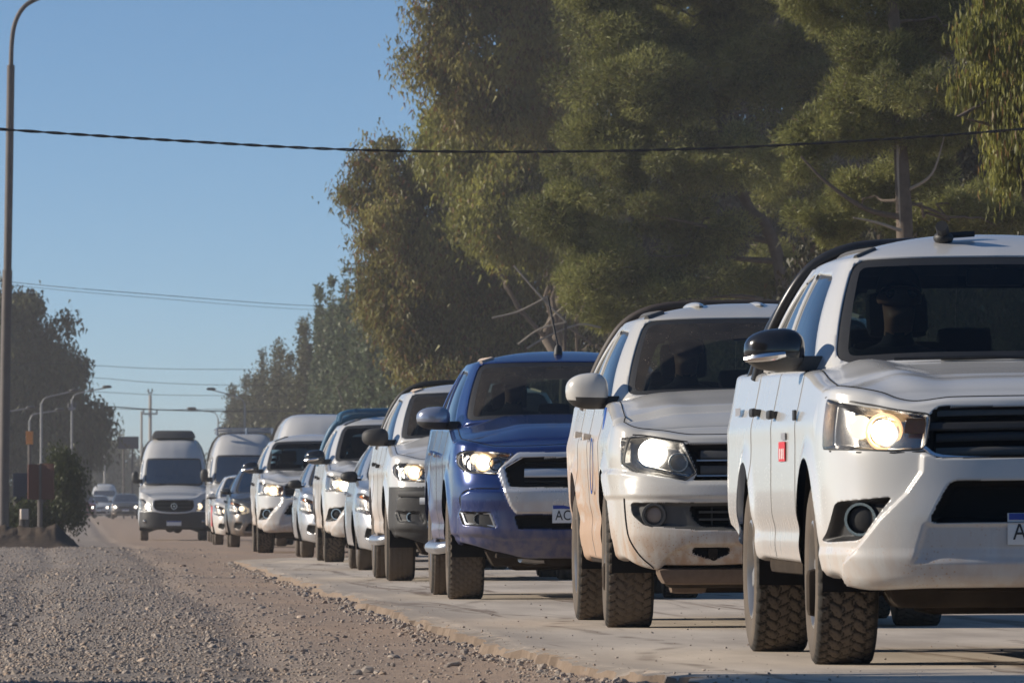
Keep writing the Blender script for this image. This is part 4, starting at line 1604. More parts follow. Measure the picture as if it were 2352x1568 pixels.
    v.handle(1.64, 1.07, M_CHROME if not white else M_BLACK); v.handle(2.58, 1.09, M_CHROME if not white else M_BLACK)
    for sg in (-1, 1):
        MB().tube([(sg * .1 - .42, .43, 1.322), (sg * .1, .395, 1.332), (sg * .1 + .22, .41, 1.325)], .009, 6).build('wiper', [M_BLACK], v.root)
        MB().box((sg * .78, .02, .29), (.28, .12, .16), .03).build('steering_knuckle', [M_UNDER], v.root)
        st = MB(); st.tube(smooth_path([(sg * .80, .52, .40), (sg * .93, .60, .375), (sg * .95, .9, .37), (sg * .95, 2.4, .37), (sg * .90, 2.62, .39)], 5), .045, 10)
        st.build('side_step', [M_SILVER], v.root)
    v.gutters(simple('gutter_sand', (.42, .33, .26), .6) if 'gutter_sand' not in MATS else MATS['gutter_sand'], .016)
    if not white:
        antenna(v, -.02, 1.40, 1.835, .38, -.25)
    else:
        rollbar(v, 3.02, 1.878, M_BLACK, .028)
    mudflap(v, .51, .82, .24, .2, .5); mudflap(v, 3.74, .80, .28, .2, .5)
    mb = MB(); mb.box((0, -.60, .325), (1.2, .34, .05), .02); mb.box((0, -.2, .30), (.8, .5, .06), .02); mb.build('skid_plate', [M_UNDER], v.root)
    MB().tube([(-.42, -.70, .30), (-.30, -.60, .285), (-.05, -.55, .285), (.1, -.6, .31)], .03, 8).build('cross_tube', [M_SILVER], v.root)
    return v

# ---------------------------------------------------------------- vans, hatchbacks, people
def van(label, pm, H=2.8, res=0.03, group=None, ac=False, rack=False, dark_bumper=True, name='passenger_van'):
    k = H / 2.8
    pl = dict(door_front='front_fender', door_rear='front_door', bed='sliding_door', end='side_panel')
    sp = dict(W=0.95, wb=3.66, tr=0.34, arch_r=0.40, arch_z=0.37, under_z=.34, flare=.02, flare_w=.06,
              plan=[(0, -.98), (.35, -.965), (.62, -.90), (.80, -.78), (.90, -.60), (.94, -.40), (.95, 0), (.95, 1.5), (.95, 3.6), (.95, 4.6), (.93, 4.88), (.7, 4.93), (0, 4.94)],
              fprof=[(.25, -.06), (.40, 0), (.60, .01), (.75, 0), (.95, -.05), (1.13, -.13), (1.25, -.2)],
              sprof=[(.30, -.03), (.5, 0), (.9, 0), (1.2, -.01), (1.5, -.03)],
              bot_front=[(0, .34), (.7, .32), (.93, .36)], bot_side=[(-.4, .36), (.6, .40), (3, .42), (5, .45)],
              top_front=[(0, 1.12), (.5, 1.13), (.75, 1.17), (.92, 1.28)], top_side=[(-.4, 1.31), (0, 1.40), (.4, 1.46), (1.0, 1.47), (5, 1.48)],
              sh_front=.05, shz_front=.03, sh_side=.03, shz_side=.015,
              bumper=[(-1, 0), (1.3, 0), (1.3, .78), (-1, .78)], bumper_y=-.42, bumper_mat=M_BUMPBLACK if dark_bumper else pm,
              splits=[('door_front', .45), ('door_rear', 1.45), ('bed', 2.8)], panels=pl,
              regions=[dict(name='lamp', part='headlight', per_side=True, ymax=-.42, depth=-.04, soft=.03, mat=M_LAMPBOWL, poly=[(.62, .86), (.56, .80), (.90, .80), (1.0, .92), (1.0, 1.14), (.80, 1.12)]),
                       dict(name='grille', part='grille', depth=-.04, soft=.03, mat=M_DARK, poly=[(-1, 1.10), (.52, 1.10), (.56, .95), (.50, .80), (.3, .76), (-1, .75)])],
              gh=dict(bot=[(0, -.02, 1.50), (.45, .03, 1.50), (.74, .18, 1.49), (.86, .36, 1.485), (.915, .62, 1.485), (.92, 1.5, 1.49), (.92, 4.6, 1.49), (.86, 4.86, 1.49), (0, 4.9, 1.49)],
                      top=[(0, .62, 2.27 * k), (.42, .65, 2.27 * k), (.68, .74, 2.265 * k), (.77, .86, 2.26 * k), (.82, 1.05, 2.26 * k), (.84, 1.8, 2.26 * k), (.84, 4.5, 2.26 * k), (.80, 4.7, 2.26 * k), (0, 4.76, 2.26 * k)],
                      roofz=2.26 * k, crown=.54 * k, pw=7, ws=[(2.42, .02), (2.38, .97)],
                      side=[[(3.4, .08), (3.4, .90), (4.5, .90), (4.5, .08)], [(4.6, .10), (4.6, .90), (5.3, .90), (5.3, .10)], [(5.36, .10), (5.36, .90), (6.0, .90), (6.0, .10)]], bulge=.02, frit=.05))
    v = Vehicle(name, label, 'van', sp, pm, group, res)
    v.lower()
    v.hood(.75, lambda ax, y, u, d, xr: sst(d, 0, .75) * .07 * (1 - u ** 2) + .02 * sst(1 - u, 0, .2) * sst(d, 0, .3), nu=30)
    v.greenhouse(glass_m=M_GLASS_SIDE, cap=20)
    v.chassis()
    v.seats(y=1.25, zc=1.35, rear_y=2.3, dash_y=.45, dash_z=1.42)
    for sg in (-1, 1):
        wheel(v.root, sg * .80, 0, .34, .225, 'rib', M_ALLOY, 80, 14)
        wheel(v.root, sg * .80, 3.66, .34, .225, 'rib', M_ALLOY, 80, 14)
    g = sp['regions'][1]['objs'][0]
    mb = MB(); v.sweep(mb, smooth_path([(-.60, 1.08), (-.57, .90), (-.45, .79), (-.2, .755), (0, .75), (.2, .755), (.45, .79), (.57, .90), (.60, 1.08)], 4), .045, .03, 0); mb.build('grille_trim', [pm], g)
    for z in (1.0, .90, .82):
        mb = MB(); v.bar(mb, -.48, .48, z, .03, .02, -.03); mb.build('slat', [M_BLACK], g)
    mb = MB(); v.disc(mb, 0, .93, .085, .03, -.02, ring=.018); v.disc(mb, 0, .93, .02, .03, -.02); mb.build('badge', [M_CHROME], g)
    heads = v.lens('lamp')
    for sg in (-1, 1):
        mb = MB(); v.disc(mb, sg * .74, .93, .085, .03, -.045, dome=.03); mb.build('bulb', [M_BULB if sg < 0 else M_BULBDIM], heads[sg])
        mb = MB(); v.disc(mb, sg * .78, .52, .05, .02, -.0, dome=.02); mb.build('fog_lamp', [M_LAMPBOWL], v.root)
        MB().tube([(sg * .45 - .35, .02, 1.53), (sg * .45 + .2, .04, 1.545)], .012, 6).build('wiper', [M_BLACK], v.root)
    v.side_mirror(.96, .42, 1.72, (.20, .18, .36), M_BLACK, M_BLACK, arm_len=.10, split=.3)
    v.handle(1.32, 1.12, M_BLACK)
    v.plate(.47, off=.012)
    if ac:
        MB().box((0, 1.9, H + .10), (1.25, 1.5, .22), .08, taper=(.84, .8)).build('roof_air_conditioner', [M_GREYPL], v.root)
    if rack:
        mb = MB()
        for sg in (-1, 1):
            mb.tube([(sg * .72, .95, H + .13), (sg * .72, 4.2, H + .13)], .025, 6)
            mb.tube([(sg * .72, .95, H - .05), (sg * .72, .95, H + .13)], .035, 6)
        for y in np.linspace(.95, 4.2, 7):
            mb.tube([(-.72, y, H + .13), (.72, y, H + .13)], .02, 6)
            mb.tube([(-.72, y, H + .06), (.72, y, H + .06)], .016, 6)
        mb.tube([(.05, .95, H - .02), (.05, .95, H + .15)], .045, 6)
        mb.build('roof_rack', [M_SILVER], v.root)
    return v


def hatch(label, pm, res=0.03, group=None, lit=True, name='car'):
    pl = dict(door_front='front_fender', door_rear='front_door', bed='rear_door', end='rear_quarter')
    sp = dict(W=0.86, wb=2.50, tr=0.30, arch_r=0.345, arch_z=0.315, under_z=.22, flare=.012, flare_w=.05,
              plan=[(0, -.84), (.28, -.83), (.50, -.78), (.66, -.70), (.77, -.57), (.83, -.40), (.855, -.2), (.86, .2), (.86, 1.2), (.86, 2.6), (.84, 2.95), (.76, 3.15), (.5, 3.24), (0, 3.26)],
              fprof=[(.18, -.06), (.30, 0), (.45, .01), (.55, 0), (.65, -.03), (.75, -.08), (.82, -.13)],
              sprof=[(.20, -.05), (.32, -.02), (.5, 0), (.7, 0), (.85, -.02), (1.0, -.05)],
              bot_front=[(0, .20), (.6, .20), (.85, .24)], bot_side=[(-.4, .24), (.6, .25), (2, .26), (3.3, .35)],
              top_front=[(0, .76), (.4, .77), (.62, .80), (.83, .87)], top_side=[(-.4, .88), (0, .92), (.4, .955), (1.0, .965), (3.3, 1.0)],
              sh_front=.06, shz_front=.03, sh_side=.06, shz_side=.025,
              bumper=[(-1, 0), (1.3, 0), (1.3, .58), (-1, .58)], bumper_y=-.38,
              splits=[('door_front', .42), ('door_rear', 1.38), ('bed', 2.2)], panels=pl,
              regions=[dict(name='lamp', part='headlight', per_side=True, ymax=-.30, depth=-.035, soft=.03, mat=M_LAMPBOWL, poly=[(.48, .72), (.50, .61), (.72, .60), (.95, .68), (.95, .86), (.78, .83)]),
                       dict(name='grille', part='grille', depth=-.03, soft=.03, mat=M_DARK, poly=[(-1, .70), (.40, .70), (.36, .61), (-1, .60)]),
                       dict(name='intake', part='lower_grille', depth=-.04, soft=.03, mat=M_DARK, poly=[(-1, .44), (.48, .44), (.58, .30), (-1, .30)]),
                       dict(name='fogpod', part='fog_lamp_recess', per_side=True, depth=-.03, soft=.03, mat=M_DARK, poly=[(.60, .44), (.74, .46), (.76, .36), (.64, .32)])],
              gh=dict(bot=[(0, .02, .985), (.40, .07, .98), (.66, .22, .975), (.745, .38, .975), (.79, .70, .985), (.80, 1.3, .995), (.79, 2.4, 1.01), (.70, 2.95, 1.02), (0, 3.1, 1.02)],
                      top=[(0, .86, 1.425), (.36, .89, 1.42), (.50, .97, 1.415), (.55, 1.07, 1.41), (.57, 1.25, 1.41), (.58, 1.6, 1.415), (.57, 2.3, 1.40), (.50, 2.55, 1.385), (0, 2.66, 1.38)],
                      roofz=1.41, crown=.07, ws=[(2.42, .02), (2.38, .98)],
                      side=[[(3.4, .08), (3.4, .88), (5.0, .90), (5.0, .08)], [(5.08, .08), (5.08, .90), (6.1, .84), (6.3, .10)]], rear=[(7.3, .1), (7.3, .85), (9, .85), (9, .1)], bulge=.03, frit=.04))
    v = Vehicle(name, label, 'car', sp, pm, group, res)
    v.lower()
    v.hood(.62, lambda ax, y, u, d, xr: sst(d, 0, .6) * .055 * (1 - u ** 2) + .02 * sst(1 - u, 0, .2) * sst(d, 0, .3), nu=24)
    v.greenhouse(glass_m=M_GLASS_SIDE)
    v.chassis()
    v.seats(y=1.15, zc=.72, rear_y=2.1, dash_y=.55, dash_z=.95)
    for sg in (-1, 1):
        wheel(v.root, sg * .73, 0, .30, .19, 'rib', M_ALLOY, 80, 12)
        wheel(v.root, sg * .73, 2.50, .30, .19, 'rib', M_ALLOY, 80, 12)
    heads = v.lens('lamp')
    for sg in (-1, 1):
        mb = MB(); v.disc(mb, sg * .66, .70, .05, .03, -.03, dome=.03); mb.build('bulb', [M_BULB if lit else M_BULBDIM], heads[sg])
        mb = MB(); v.sweep(mb, [(sg * .74, .76), (sg * .79, .785), (sg * .82, .81)], .035, .012, -.02); mb.build('indicator', [M_AMBER], heads[sg])
    v.side_mirror(.79, .50, 1.02, (.19, .12, .13), M_BLACK if res < .031 else pm, M_BLACK, arm_len=.10, split=.3)
    v.handle(1.22, .82, pm); v.handle(2.1, .84, pm)
    v.plate(.50, off=.02)
    return v


M_SKIN = simple('skin', (.36, .20, .13), .55, var=.1)
M_SHIRT = simple('dark_shirt', (.03, .032, .04), .9)
M_HAIR = simple('dark_hair', (.012, .010, .009), .7)


def person(label, loc, glasses=False, shirt=None, turn=0.0, name='person'):
    """seated figure, origin at the hip"""
    J = [((0, 0, .02), .15), ((0, .02, .20), .145), ((0, .05, .40), .165), ((0, .06, .52), .085), ((0, .03, .585), .058), ((0, .00, .66), .072), ((0, -.015, .735), .090), ((0, -.01, .80), .082),
         ((-.18, .06, .47), .066), ((-.235, -.02, .22), .052), ((-.20, -.27, .14), .040), ((-.17, -.36, .13), .034),
         ((.18, .06, .47), .066), ((.235, -.02, .22), .052), ((.20, -.27, .14), .040), ((.17, -.36, .13), .034),
         ((-.11, -.20, .0), .10), ((-.13, -.46, .02), .075), ((.11, -.20, .0), .10), ((.13, -.46, .02), .075),
         ((0, -.118, .715), .016), ((0, -.085, .635), .030), ((-.10, .0, .72), .018), ((.10, .0, .72), .018)]
    E = [(0, 1), (1, 2), (2, 3), (3, 4), (4, 5), (5, 6), (6, 7), (2, 8), (8, 9), (9, 10), (10, 11), (2, 12), (12, 13), (13, 14), (14, 15), (0, 16), (16, 17), (0, 18), (18, 19), (6, 20), (5, 21), (6, 22), (6, 23)]
    for hnd, sg in ((11, -1), (15, 1)):
        for q in range(5):
            n0 = len(J)
            b = J[hnd][0]
            if q < 4:
                J.append(((b[0] + (q - 1.5) * .018, b[1] - .065 - .008 * (1.5 - abs(q - 1.5)), b[2] - .005), .0095))
                J.append(((b[0] + (q - 1.5) * .018, b[1] - .095 - .010 * (1.5 - abs(q - 1.5)), b[2] - .03), .008))
            else:
                J.append(((b[0] - sg * .035, b[1] - .03, b[2]), .011)); J.append(((b[0] - sg * .045, b[1] - .055, b[2] - .015), .009))
            E += [(hnd, n0), (n0, n0 + 1)]
    me = bpy.data.meshes.new('body')
    me.from_pydata([j[0] for j in J], E, [])
    o = bpy.data.objects.new(name, me); COL.objects.link(o)
    sk = o.modifiers.new('skin', 'SKIN')
    for i, j in enumerate(J):
        me.skin_vertices[0].data[i].radius = (j[1], j[1])
    me.skin_vertices[0].data[0].use_root = True
    o.modifiers.new('sub', 'SUBSURF').levels = 2
    o.modifiers['sub'].render_levels = 2
    dg = bpy.context.evaluated_depsgraph_get()
    m2 = bpy.data.meshes.new_from_object(o.evaluated_get(dg))
    o.modifiers.clear(); o.data = m2
    m2.materials.clear(); m2.materials.append(shirt or M_SHIRT); m2.materials.append(M_SKIN)
    for p in m2.polygons:
        c = p.center; p.use_smooth = True
        p.material_index = 1 if (c.z > .575 or (c.y < -.24 and c.z > .08 and abs(c.x) > .10 and c.z < .2 and c.y < -.30)) else 0
    o.location = loc; o.rotation_euler = (0, 0, turn)
    prop(o, label, 'person')
    mb = MB()
    V = []; F = []
    n, m = 8, 18
    for i in range(n + 1):
        a = math.pi * .62 * i / n
        for k in range(m):
            b = 2 * math.pi * k / m
            front = max(0, -math.sin(b))
            aa = a * (1 - .42 * front)
            V.append((.101 * math.sin(aa) * math.cos(b), .0 + .112 * math.sin(aa) * math.sin(b), .758 + .122 * math.cos(aa)))
    for i in range(n):
        for k in range(m):
            F.append([i * m + k, (i + 1) * m + k, (i + 1) * m + (k + 1) % m, i * m + (k + 1) % m])
    mb.add(V, F); mb.build('hair', [M_HAIR], o)
    if glasses:
        g = MB()
        for sg in (-1, 1):
            g.ball((sg * .036, -.098, .742), (.030, .010, .020), 8)
            g.tube([(sg * .066, -.09, .745), (sg * .100, .0, .75)], .004, 6)
        g.tube([(-.01, -.106, .746), (.01, -.106, .746)], .004, 6)
        g.build('sunglasses', [M_GLOSSBLACK], o)
    return o

# ---------------------------------------------------------------- ground, road, gravel
def vnoise(x, y, seed=0):
    """smooth value noise, numpy"""
    xi = np.floor(x).astype(np.int64); yi = np.floor(y).astype(np.int64)
    fx = x - xi; fy = y - yi
    fx = fx * fx * (3 - 2 * fx); fy = fy * fy * (3 - 2 * fy)

    def h(a, b):
        n = (a * 374761393 + b * 668265263 + seed * 974634777) & 0xffffffff
        n = ((n ^ (n >> 13)) * 1274126177) & 0xffffffff
        return ((n ^ (n >> 16)) & 0xffff) / 65535.0
    return (h(xi, yi) * (1 - fx) + h(xi + 1, yi) * fx) * (1 - fy) + (h(xi, yi + 1) * (1 - fx) + h(xi + 1, yi + 1) * fx) * fy


def fbm(x, y, seed=0, o=4):
    s = 0; a = .5
    for k in range(o):
        s = s + a * vnoise(x * 2 ** k, y * 2 ** k, seed + k); a *= .5
    return s


def dip(y):
    return -0.15 * sst(y, 135, 215) + 0.36 * sst(y, 250, 470)


def road_edge(y):
    y = np.asarray(y, float)
    return 2.12 + .22 * (fbm(y / 3.0, y * 0, 3, 3) - .45) + .07 * (fbm(y / .35, y * 0, 9, 3) - .45) + .35 * sst(y, 34.5, 30.5) + 4.5 * sst(y, 106, 126)


def ground_z(x, y):
    x = np.asarray(x, float); y = np.asarray(y, float)
    rough = sst(x, 3.5, 2.2)
    z = -.055 + dip(y) + .055 * sst(y, 106, 122)
    z = z + rough * (.05 * (fbm(x / 1.3, y / 2.5, 21, 3) - .45) + .018 * (fbm(x / .22, y / .22, 31, 3) - .45))
    z = z - rough * .022 * (np.exp(-((x - .95 - .1 * np.sin(y / 7)) / .16) ** 2) + np.exp(-((x + .35 - .1 * np.sin(y / 7)) / .16) ** 2))   # old wheel ruts
    z = z + .030 * sst(x, 1.7, -.4)                        # windrow of loose stone on the left
    z = z + .06 * np.exp(-((y - 118) / 14) ** 2) * sst(x, 2.0, .4)
    z = z + .10 * np.exp(-((x + .9) / .8) ** 2) * np.exp(-((y - 150) / 10) ** 2)
    z = np.where((x > 2.3) & (y < 106), np.minimum(z, -.05 + dip(y)), z)
    return z


def _soil():
    t = NT('gravelly_soil')
    o = t.obj()
    x, y, z = t.xyz(o)
    big = t.noise(o, .55, 4, .6)
    fine = t.noise(o, 9.0, 6, .7)
    grit = t.noise(o, 55.0, 4, .7)
    left = t.math('ADD', t.ramp(x, 1.75, .2), t.math('MULTIPLY_ADD', big, .9, -.45), clamp=True)
    c1 = t.mix(fine, (.29, .205, .150), (.45, .345, .265))
    c2 = t.mix(fine, (.235, .195, .165), (.38, .33, .285))
    c = t.mix(left, c1, c2)
    c = t.mix(t.math('MULTIPLY', t.ramp(grit, .5, .8), .4), c, (.15, .125, .11))
    t.l(c, t.p.inputs['Base Color'])
    t.p.inputs['Roughness'].default_value = .95
    t.p.inputs['Specular IOR Level'].default_value = .15
    h = t.math('ADD', t.math('MULTIPLY', fine, .6), t.math('MULTIPLY', grit, .5))
    t.bump(h, .9, .02)
    return t.m


def _asphalt():
    t = NT('dusty_asphalt')
    o = t.obj()
    x, y, z = t.xyz(o)
    n = t.noise(o, .8, 5, .65, stretch=(1, .18, 1))
    f = t.noise(o, 40.0, 5, .7)
    streak = t.noise(o, 2.2, 4, .6, stretch=(1, .045, 1), dist=.8)
    c = t.mix(t.ramp(n, .3, .7), (.37, .31, .25), (.60, .515, .42))
    c = t.mix(t.math('MULTIPLY', t.ramp(f, .5, .75), .35), c, (.33, .30, .275))
    s = t.ramp(streak, .57, .66)
    s2 = t.math('SUBTRACT', 1.0, t.ramp(streak, .66, .75))
    c = t.mix(t.math('MULTIPLY', t.math('MULTIPLY', s, s2), .8), c, (.17, .12, .085))
    edge = t.ramp(x, 2.65, 2.2)
    c = t.mix(t.math('MULTIPLY', edge, .5), c, (.30, .255, .215))
    lip = t.math('SUBTRACT', 1.0, t.ramp(t.xyz(t.n('NewGeometry').outputs['Normal'])[2], .75, .985))
    c = t.mix(t.math('MULTIPLY', lip, .9), c, t.mix(f, (.13, .095, .07), (.27, .205, .155)))
    # wandering dark tyre drag
    off = t.math('MULTIPLY', t.noise(o, .16, 2, .5, stretch=(0, 1, 0)), 1.6)
    d = t.math('ABSOLUTE', t.math('SUBTRACT', t.math('SUBTRACT', x, 1.95), off))
    w = t.math('MULTIPLY', t.ramp(d, .07, .01), t.ramp(t.noise(o, 1.5, 3), .35, .6))
    c = t.mix(t.math('MULTIPLY', w, .55), c, (.12, .085, .06))
    t.l(c, t.p.inputs['Base Color'])
    t.p.inputs['Roughness'].default_value = .9
    t.p.inputs['Specular IOR Level'].default_value = .2
    t.bump(t.math('ADD', f, n), .35, .008)
    return t.m


M_SOIL = _soil()
M_ROAD = _asphalt()


def build_ground():
    xs = np.unique(np.r_[-400, -250, -150, -90, -60, -40, -25, -16, -10, -7, -5, -3.5, -2.6, np.arange(-2.0, 2.75, .045), 3.0, 3.6, 5, 8, 12, 18, 26, 40, 70, 120, 200, 400])
    ys = [-30, -10, 0, 10, 18, 24, 27, 28.5]
    y = 29.2; st = .045
    while y < 2600:
        ys.append(y)
        st = .05 if y < 46 else max(.05, (y - 44) * .006 + .05)
        if y > 130:
            st = (y - 120) * .12 + 1
        y += st
    ys = np.array(ys)
    X, Y = np.meshgrid(xs, ys, indexing='ij')
    Z = ground_z(X, Y)
    far = (X < -2.2) | (X > 2.8)
    Z = np.where(far & (X < 0), ground_z(np.clip(X, -2.2, 9), Y) + .12 * sst(-X, 2.2, 6), Z)
    V = np.stack([X, Y, Z], 2).reshape(-1, 3)
    ny = len(ys)
    i, j = np.meshgrid(np.arange(len(xs) - 1), np.arange(ny - 1), indexing='ij')
    F = np.stack([i * ny + j, (i + 1) * ny + j, (i + 1) * ny + j + 1, i * ny + j + 1], 2).reshape(-1, 4)
    g = mesh_np('ground', V, F, [M_SOIL]); prop(g, 'gravelly brown soil shoulder and land around the road', None, None, 'structure')
    return g


def road_z(x, y):
    return .006 * (np.minimum(x, 6.0) - 3.1) - .006 * np.maximum(x - 6.0, 0) + dip(y) + .004 * (fbm(x / .8, y / 1.5, 5, 2) - .45)


def build_road():
    ys = []
    y = 26.0
    while y < 900:
        ys.append(y); y += .05 if y < 60 else (.12 + (y - 60) * .01)
    ys = np.array(ys)
    e = road_edge(ys)
    rag = .11 * (vnoise(ys / .16, ys * 0, 77) - .5) + .07 * (vnoise(ys / .06, ys * 0, 78) - .5)
    cols = []
    zt = road_z(e + .06, ys)
    cols.append(np.stack([e + .10, ys, np.full_like(ys, -.25) + dip(ys)], 1))
    cols.append(np.stack([e - .030 + rag, ys, zt - .10], 1))
    cols.append(np.stack([e - .004 + rag, ys, zt - .055 - .03 * vnoise(ys / .06, ys * 0, 80)], 1))
    cols.append(np.stack([e + .012 + rag * .9, ys, zt - .004 - .030 * vnoise(ys / .08, ys * 0, 79) ** 2], 1))
    for dx in (.09, .16, .28, .5, .8, 1.2, 1.8, 2.6, 3.4, 4.4, 5.4, 6.4, 6.9):
        x = e * (1 - dx / 6.9) + 9.1 * dx / 6.9 if dx > .2 else e + dx
        cols.append(np.stack([x, ys, road_z(x, ys)], 1))
    cols.append(np.stack([np.full_like(ys, 9.2), ys, np.full_like(ys, -.25)], 1))
    P = np.stack(cols, 0)
    nc, ny = P.shape[:2]
    i, j = np.meshgrid(np.arange(nc - 1), np.arange(ny - 1), indexing='ij')
    F = np.stack([i * ny + j, (i + 1) * ny + j, (i + 1) * ny + j + 1, i * ny + j + 1], 2).reshape(-1, 4)
    r = mesh_np('road', P.reshape(-1, 3), F, [M_ROAD])
    sm = np.ones(len(F), bool); sm[:4 * (ny - 1)] = False
    r.data.polygons.foreach_set('use_smooth', sm); prop(r, 'dust covered asphalt road with a broken edge', None, None, 'structure')
    return r


def stone_mat(name, a, b):
    t = NT(name)
    rnd = t.n('ObjectInfo').outputs['Random']
    n = t.noise(t.obj(), 6, 4)
    f = t.math('MULTIPLY_ADD', n, .5, t.math('MULTIPLY', rnd, .6), clamp=True)
    t.l(t.mix(f, a, b), t.p.inputs['Base Color'])
    t.p.inputs['Roughness'].default_value = .9
    t.p.inputs['Specular IOR Level'].default_value = .2
    return t.m


M_STONE = stone_mat('grey_stone', (.19, .160, .138), (.43, .370, .315))
M_STONE2 = stone_mat('brown_stone', (.26, .19, .145), (.48, .39, .31))


def stone_mesh(seed, mat, n=1):
    bm = bmesh.new()
    bmesh.ops.create_icosphere(bm, subdivisions=n, radius=1.0)
    rr = random.Random(seed)
    ax = (1.0, rr.uniform(.65, .95), rr.uniform(.45, .7))
    pl = [Vector((rr.gauss(0, 1), rr.gauss(0, 1), rr.gauss(0, 1))).normalized() for _ in range(7)]
    for v in bm.verts:
        for p in pl:
            d = v.co.dot(p)
            if d > .72:
                v.co -= p * (d - .72) * .9
        v.co = Vector((v.co.x * ax[0], v.co.y * ax[1], v.co.z * ax[2])) * rr.uniform(.93, 1.07)
    me = bpy.data.meshes.new('stone')
    bm.to_mesh(me); bm.free()
    me.materials.append(mat)
    return me


def build_gravel():
    """loose stone: scattered copies of a few stones over one point mesh"""
    rng = np.random.default_rng(5)
    pts = []; scl = []
    bands = [(29.3, 38, 700), (38, 50, 480), (50, 68, 270), (68, 95, 130), (95, 140, 55)]
    for y0, y1, dens in bands:
        x0 = min(-.5, (0 - 170) / F_PX * y1 - .25)
        A = (y1 - y0) * (2.2 - x0)
        n = int(A * dens)
        x = rng.uniform(x0, 2.25, n); y = rng.uniform(y0, y1, n)
        w = .16 + .84 * sst(x + 1.15 * (fbm(x / .8, y / 3.5, 61, 3) - .45), 1.55, .45)
        keep = (rng.random(n) < w) & (x < road_edge(y) - .05)
        x, y = x[keep], y[keep]
        s = .0038 + .011 * rng.random(len(x)) ** 3.2 + .022 * (rng.random(len(x)) < .02) * rng.random(len(x))
        s *= 1 + (y - 30) / 170
        pts.append(np.stack([x, y, ground_z(x, y) + s * .12], 1)); scl.append(s)
    n = 2600                                          # crumbs of the broken asphalt edge
    y = 29.3 + 80 * rng.random(n) ** 1.7
    x = road_edge(y) - .03 - np.abs(rng.normal(size=n)) * .10
    s = (.005 + .020 * rng.random(n) ** 4) * (1 + (y - 30) / 160)
    pts.append(np.stack([x, y, ground_z(x, y) + s * .2], 1)); scl.append(s)
    n = 700                                          # pebbles strewn on the road
    y = 29.3 + 70 * rng.random(n) ** 1.6
    x = road_edge(y) + .05 + rng.random(n) ** 2 * 2.2
    s = .003 + .008 * rng.random(n) ** 4
    pts.append(np.stack([x, y, road_z(x, y) + s * .3], 1)); scl.append(s)
    P = np.concatenate(pts); S = np.concatenate(scl)
    me = bpy.data.meshes.new('gravel')
    me.vertices.add(len(P)); me.vertices.foreach_set('co', P.ravel())
    a = me.attributes.new('s', 'FLOAT', 'POINT'); a.data.foreach_set('value', S.astype(np.float32))
    o = bpy.data.objects.new('gravel', me); COL.objects.link(o)
    prop(o, 'loose grey and brown gravel strewn over the shoulder', 'gravel', None, 'stuff')
    src = bpy.data.collections.new('stone_sources')
    for k in range(7):
        so = bpy.data.objects.new('gravel_stone', stone_mesh(k, M_STONE if k < 5 else M_STONE2))
        src.objects.link(so)
    ng = bpy.data.node_groups.new('scatter_gravel', 'GeometryNodeTree')
    ng.interface.new_socket('Geometry', in_out='INPUT', socket_type='NodeSocketGeometry')
    ng.interface.new_socket('Geometry', in_out='OUTPUT', socket_type='NodeSocketGeometry')
    N = ng.nodes.new
    gi, go = N('NodeGroupInput'), N('NodeGroupOutput')
    iop = N('GeometryNodeInstanceOnPoints')
    ci = N('GeometryNodeCollectionInfo'); ci.inputs[0].default_value = src; ci.inputs['Separate Children'].default_value = True; ci.inputs['Reset Children'].default_value = True
    at_ = N('GeometryNodeInputNamedAttribute'); at_.data_type = 'FLOAT'; at_.inputs[0].default_value = 's'
    rv = N('FunctionNodeRandomValue'); rv.data_type = 'FLOAT_VECTOR'; rv.inputs[0].default_value = (-.5, -.5, 0); rv.inputs[1].default_value = (.5, .5, 6.28)
    L = ng.links.new
    L(gi.outputs[0], iop.inputs['Points']); L(ci.outputs[0], iop.inputs['Instance']); iop.inputs['Pick Instance'].default_value = True
    L(rv.outputs[0], iop.inputs['Rotation']); L(at_.outputs[0], iop.inputs['Scale']); L(iop.outputs[0], go.inputs[0])
    md = o.modifiers.new('scatter', 'NODES'); md.node_group = ng
    return o


GROUND = build_ground()
ROAD = build_road()
build_gravel()
# single larger stones the photo lets one pick out, parts of the ground
_rs = random.Random(8)
_big = [stone_mesh(50 + k, M_STONE if k % 2 else M_STONE2, 2) for k in range(6)]
for (px, py, s) in [(1040, 1523, .075), (700, 1490, .05), (905, 1505, .06), (375, 1475, .055), (255, 1490, .05), (690, 1420, .05), (945, 1450, .045), (1010, 1435, .05), (1385 // 2, 1537, .05),
                    (500, 1470, .045), (640, 1465, .04), (160, 1500, .05), (60, 1520, .06), (330, 1530, .05), (480, 1545, .06), (820, 1540, .05), (1010, 1500, .045), (1140, 1515, .05),
                    (600, 1395, .05), (420, 1400, .05), (240, 1380, .06), (90, 1360, .07), (300, 1310, .08), (420, 1300, .07), (150, 1300, .09), (500, 1290, .07), (30, 1440, .06), (770, 1395, .045), (850, 1420, .04)]:
    Yd = F_PX * (CAM_H + .05) / (py - 1174)
    p = at(px, py, Yd)
    so = bpy.data.objects.new('stone', _rs.choice(_big)); COL.objects.link(so)
    so.parent = GROUND
    s *= _rs.uniform(.42, .75)
    so.location = (p.x, p.y, float(ground_z(p.x, p.y)) + s * .1)
    so.scale = (s, s, s * .8); so.rotation_euler = (_rs.uniform(-.3, .3), _rs.uniform(-.3, .3), _rs.uniform(0, 6))

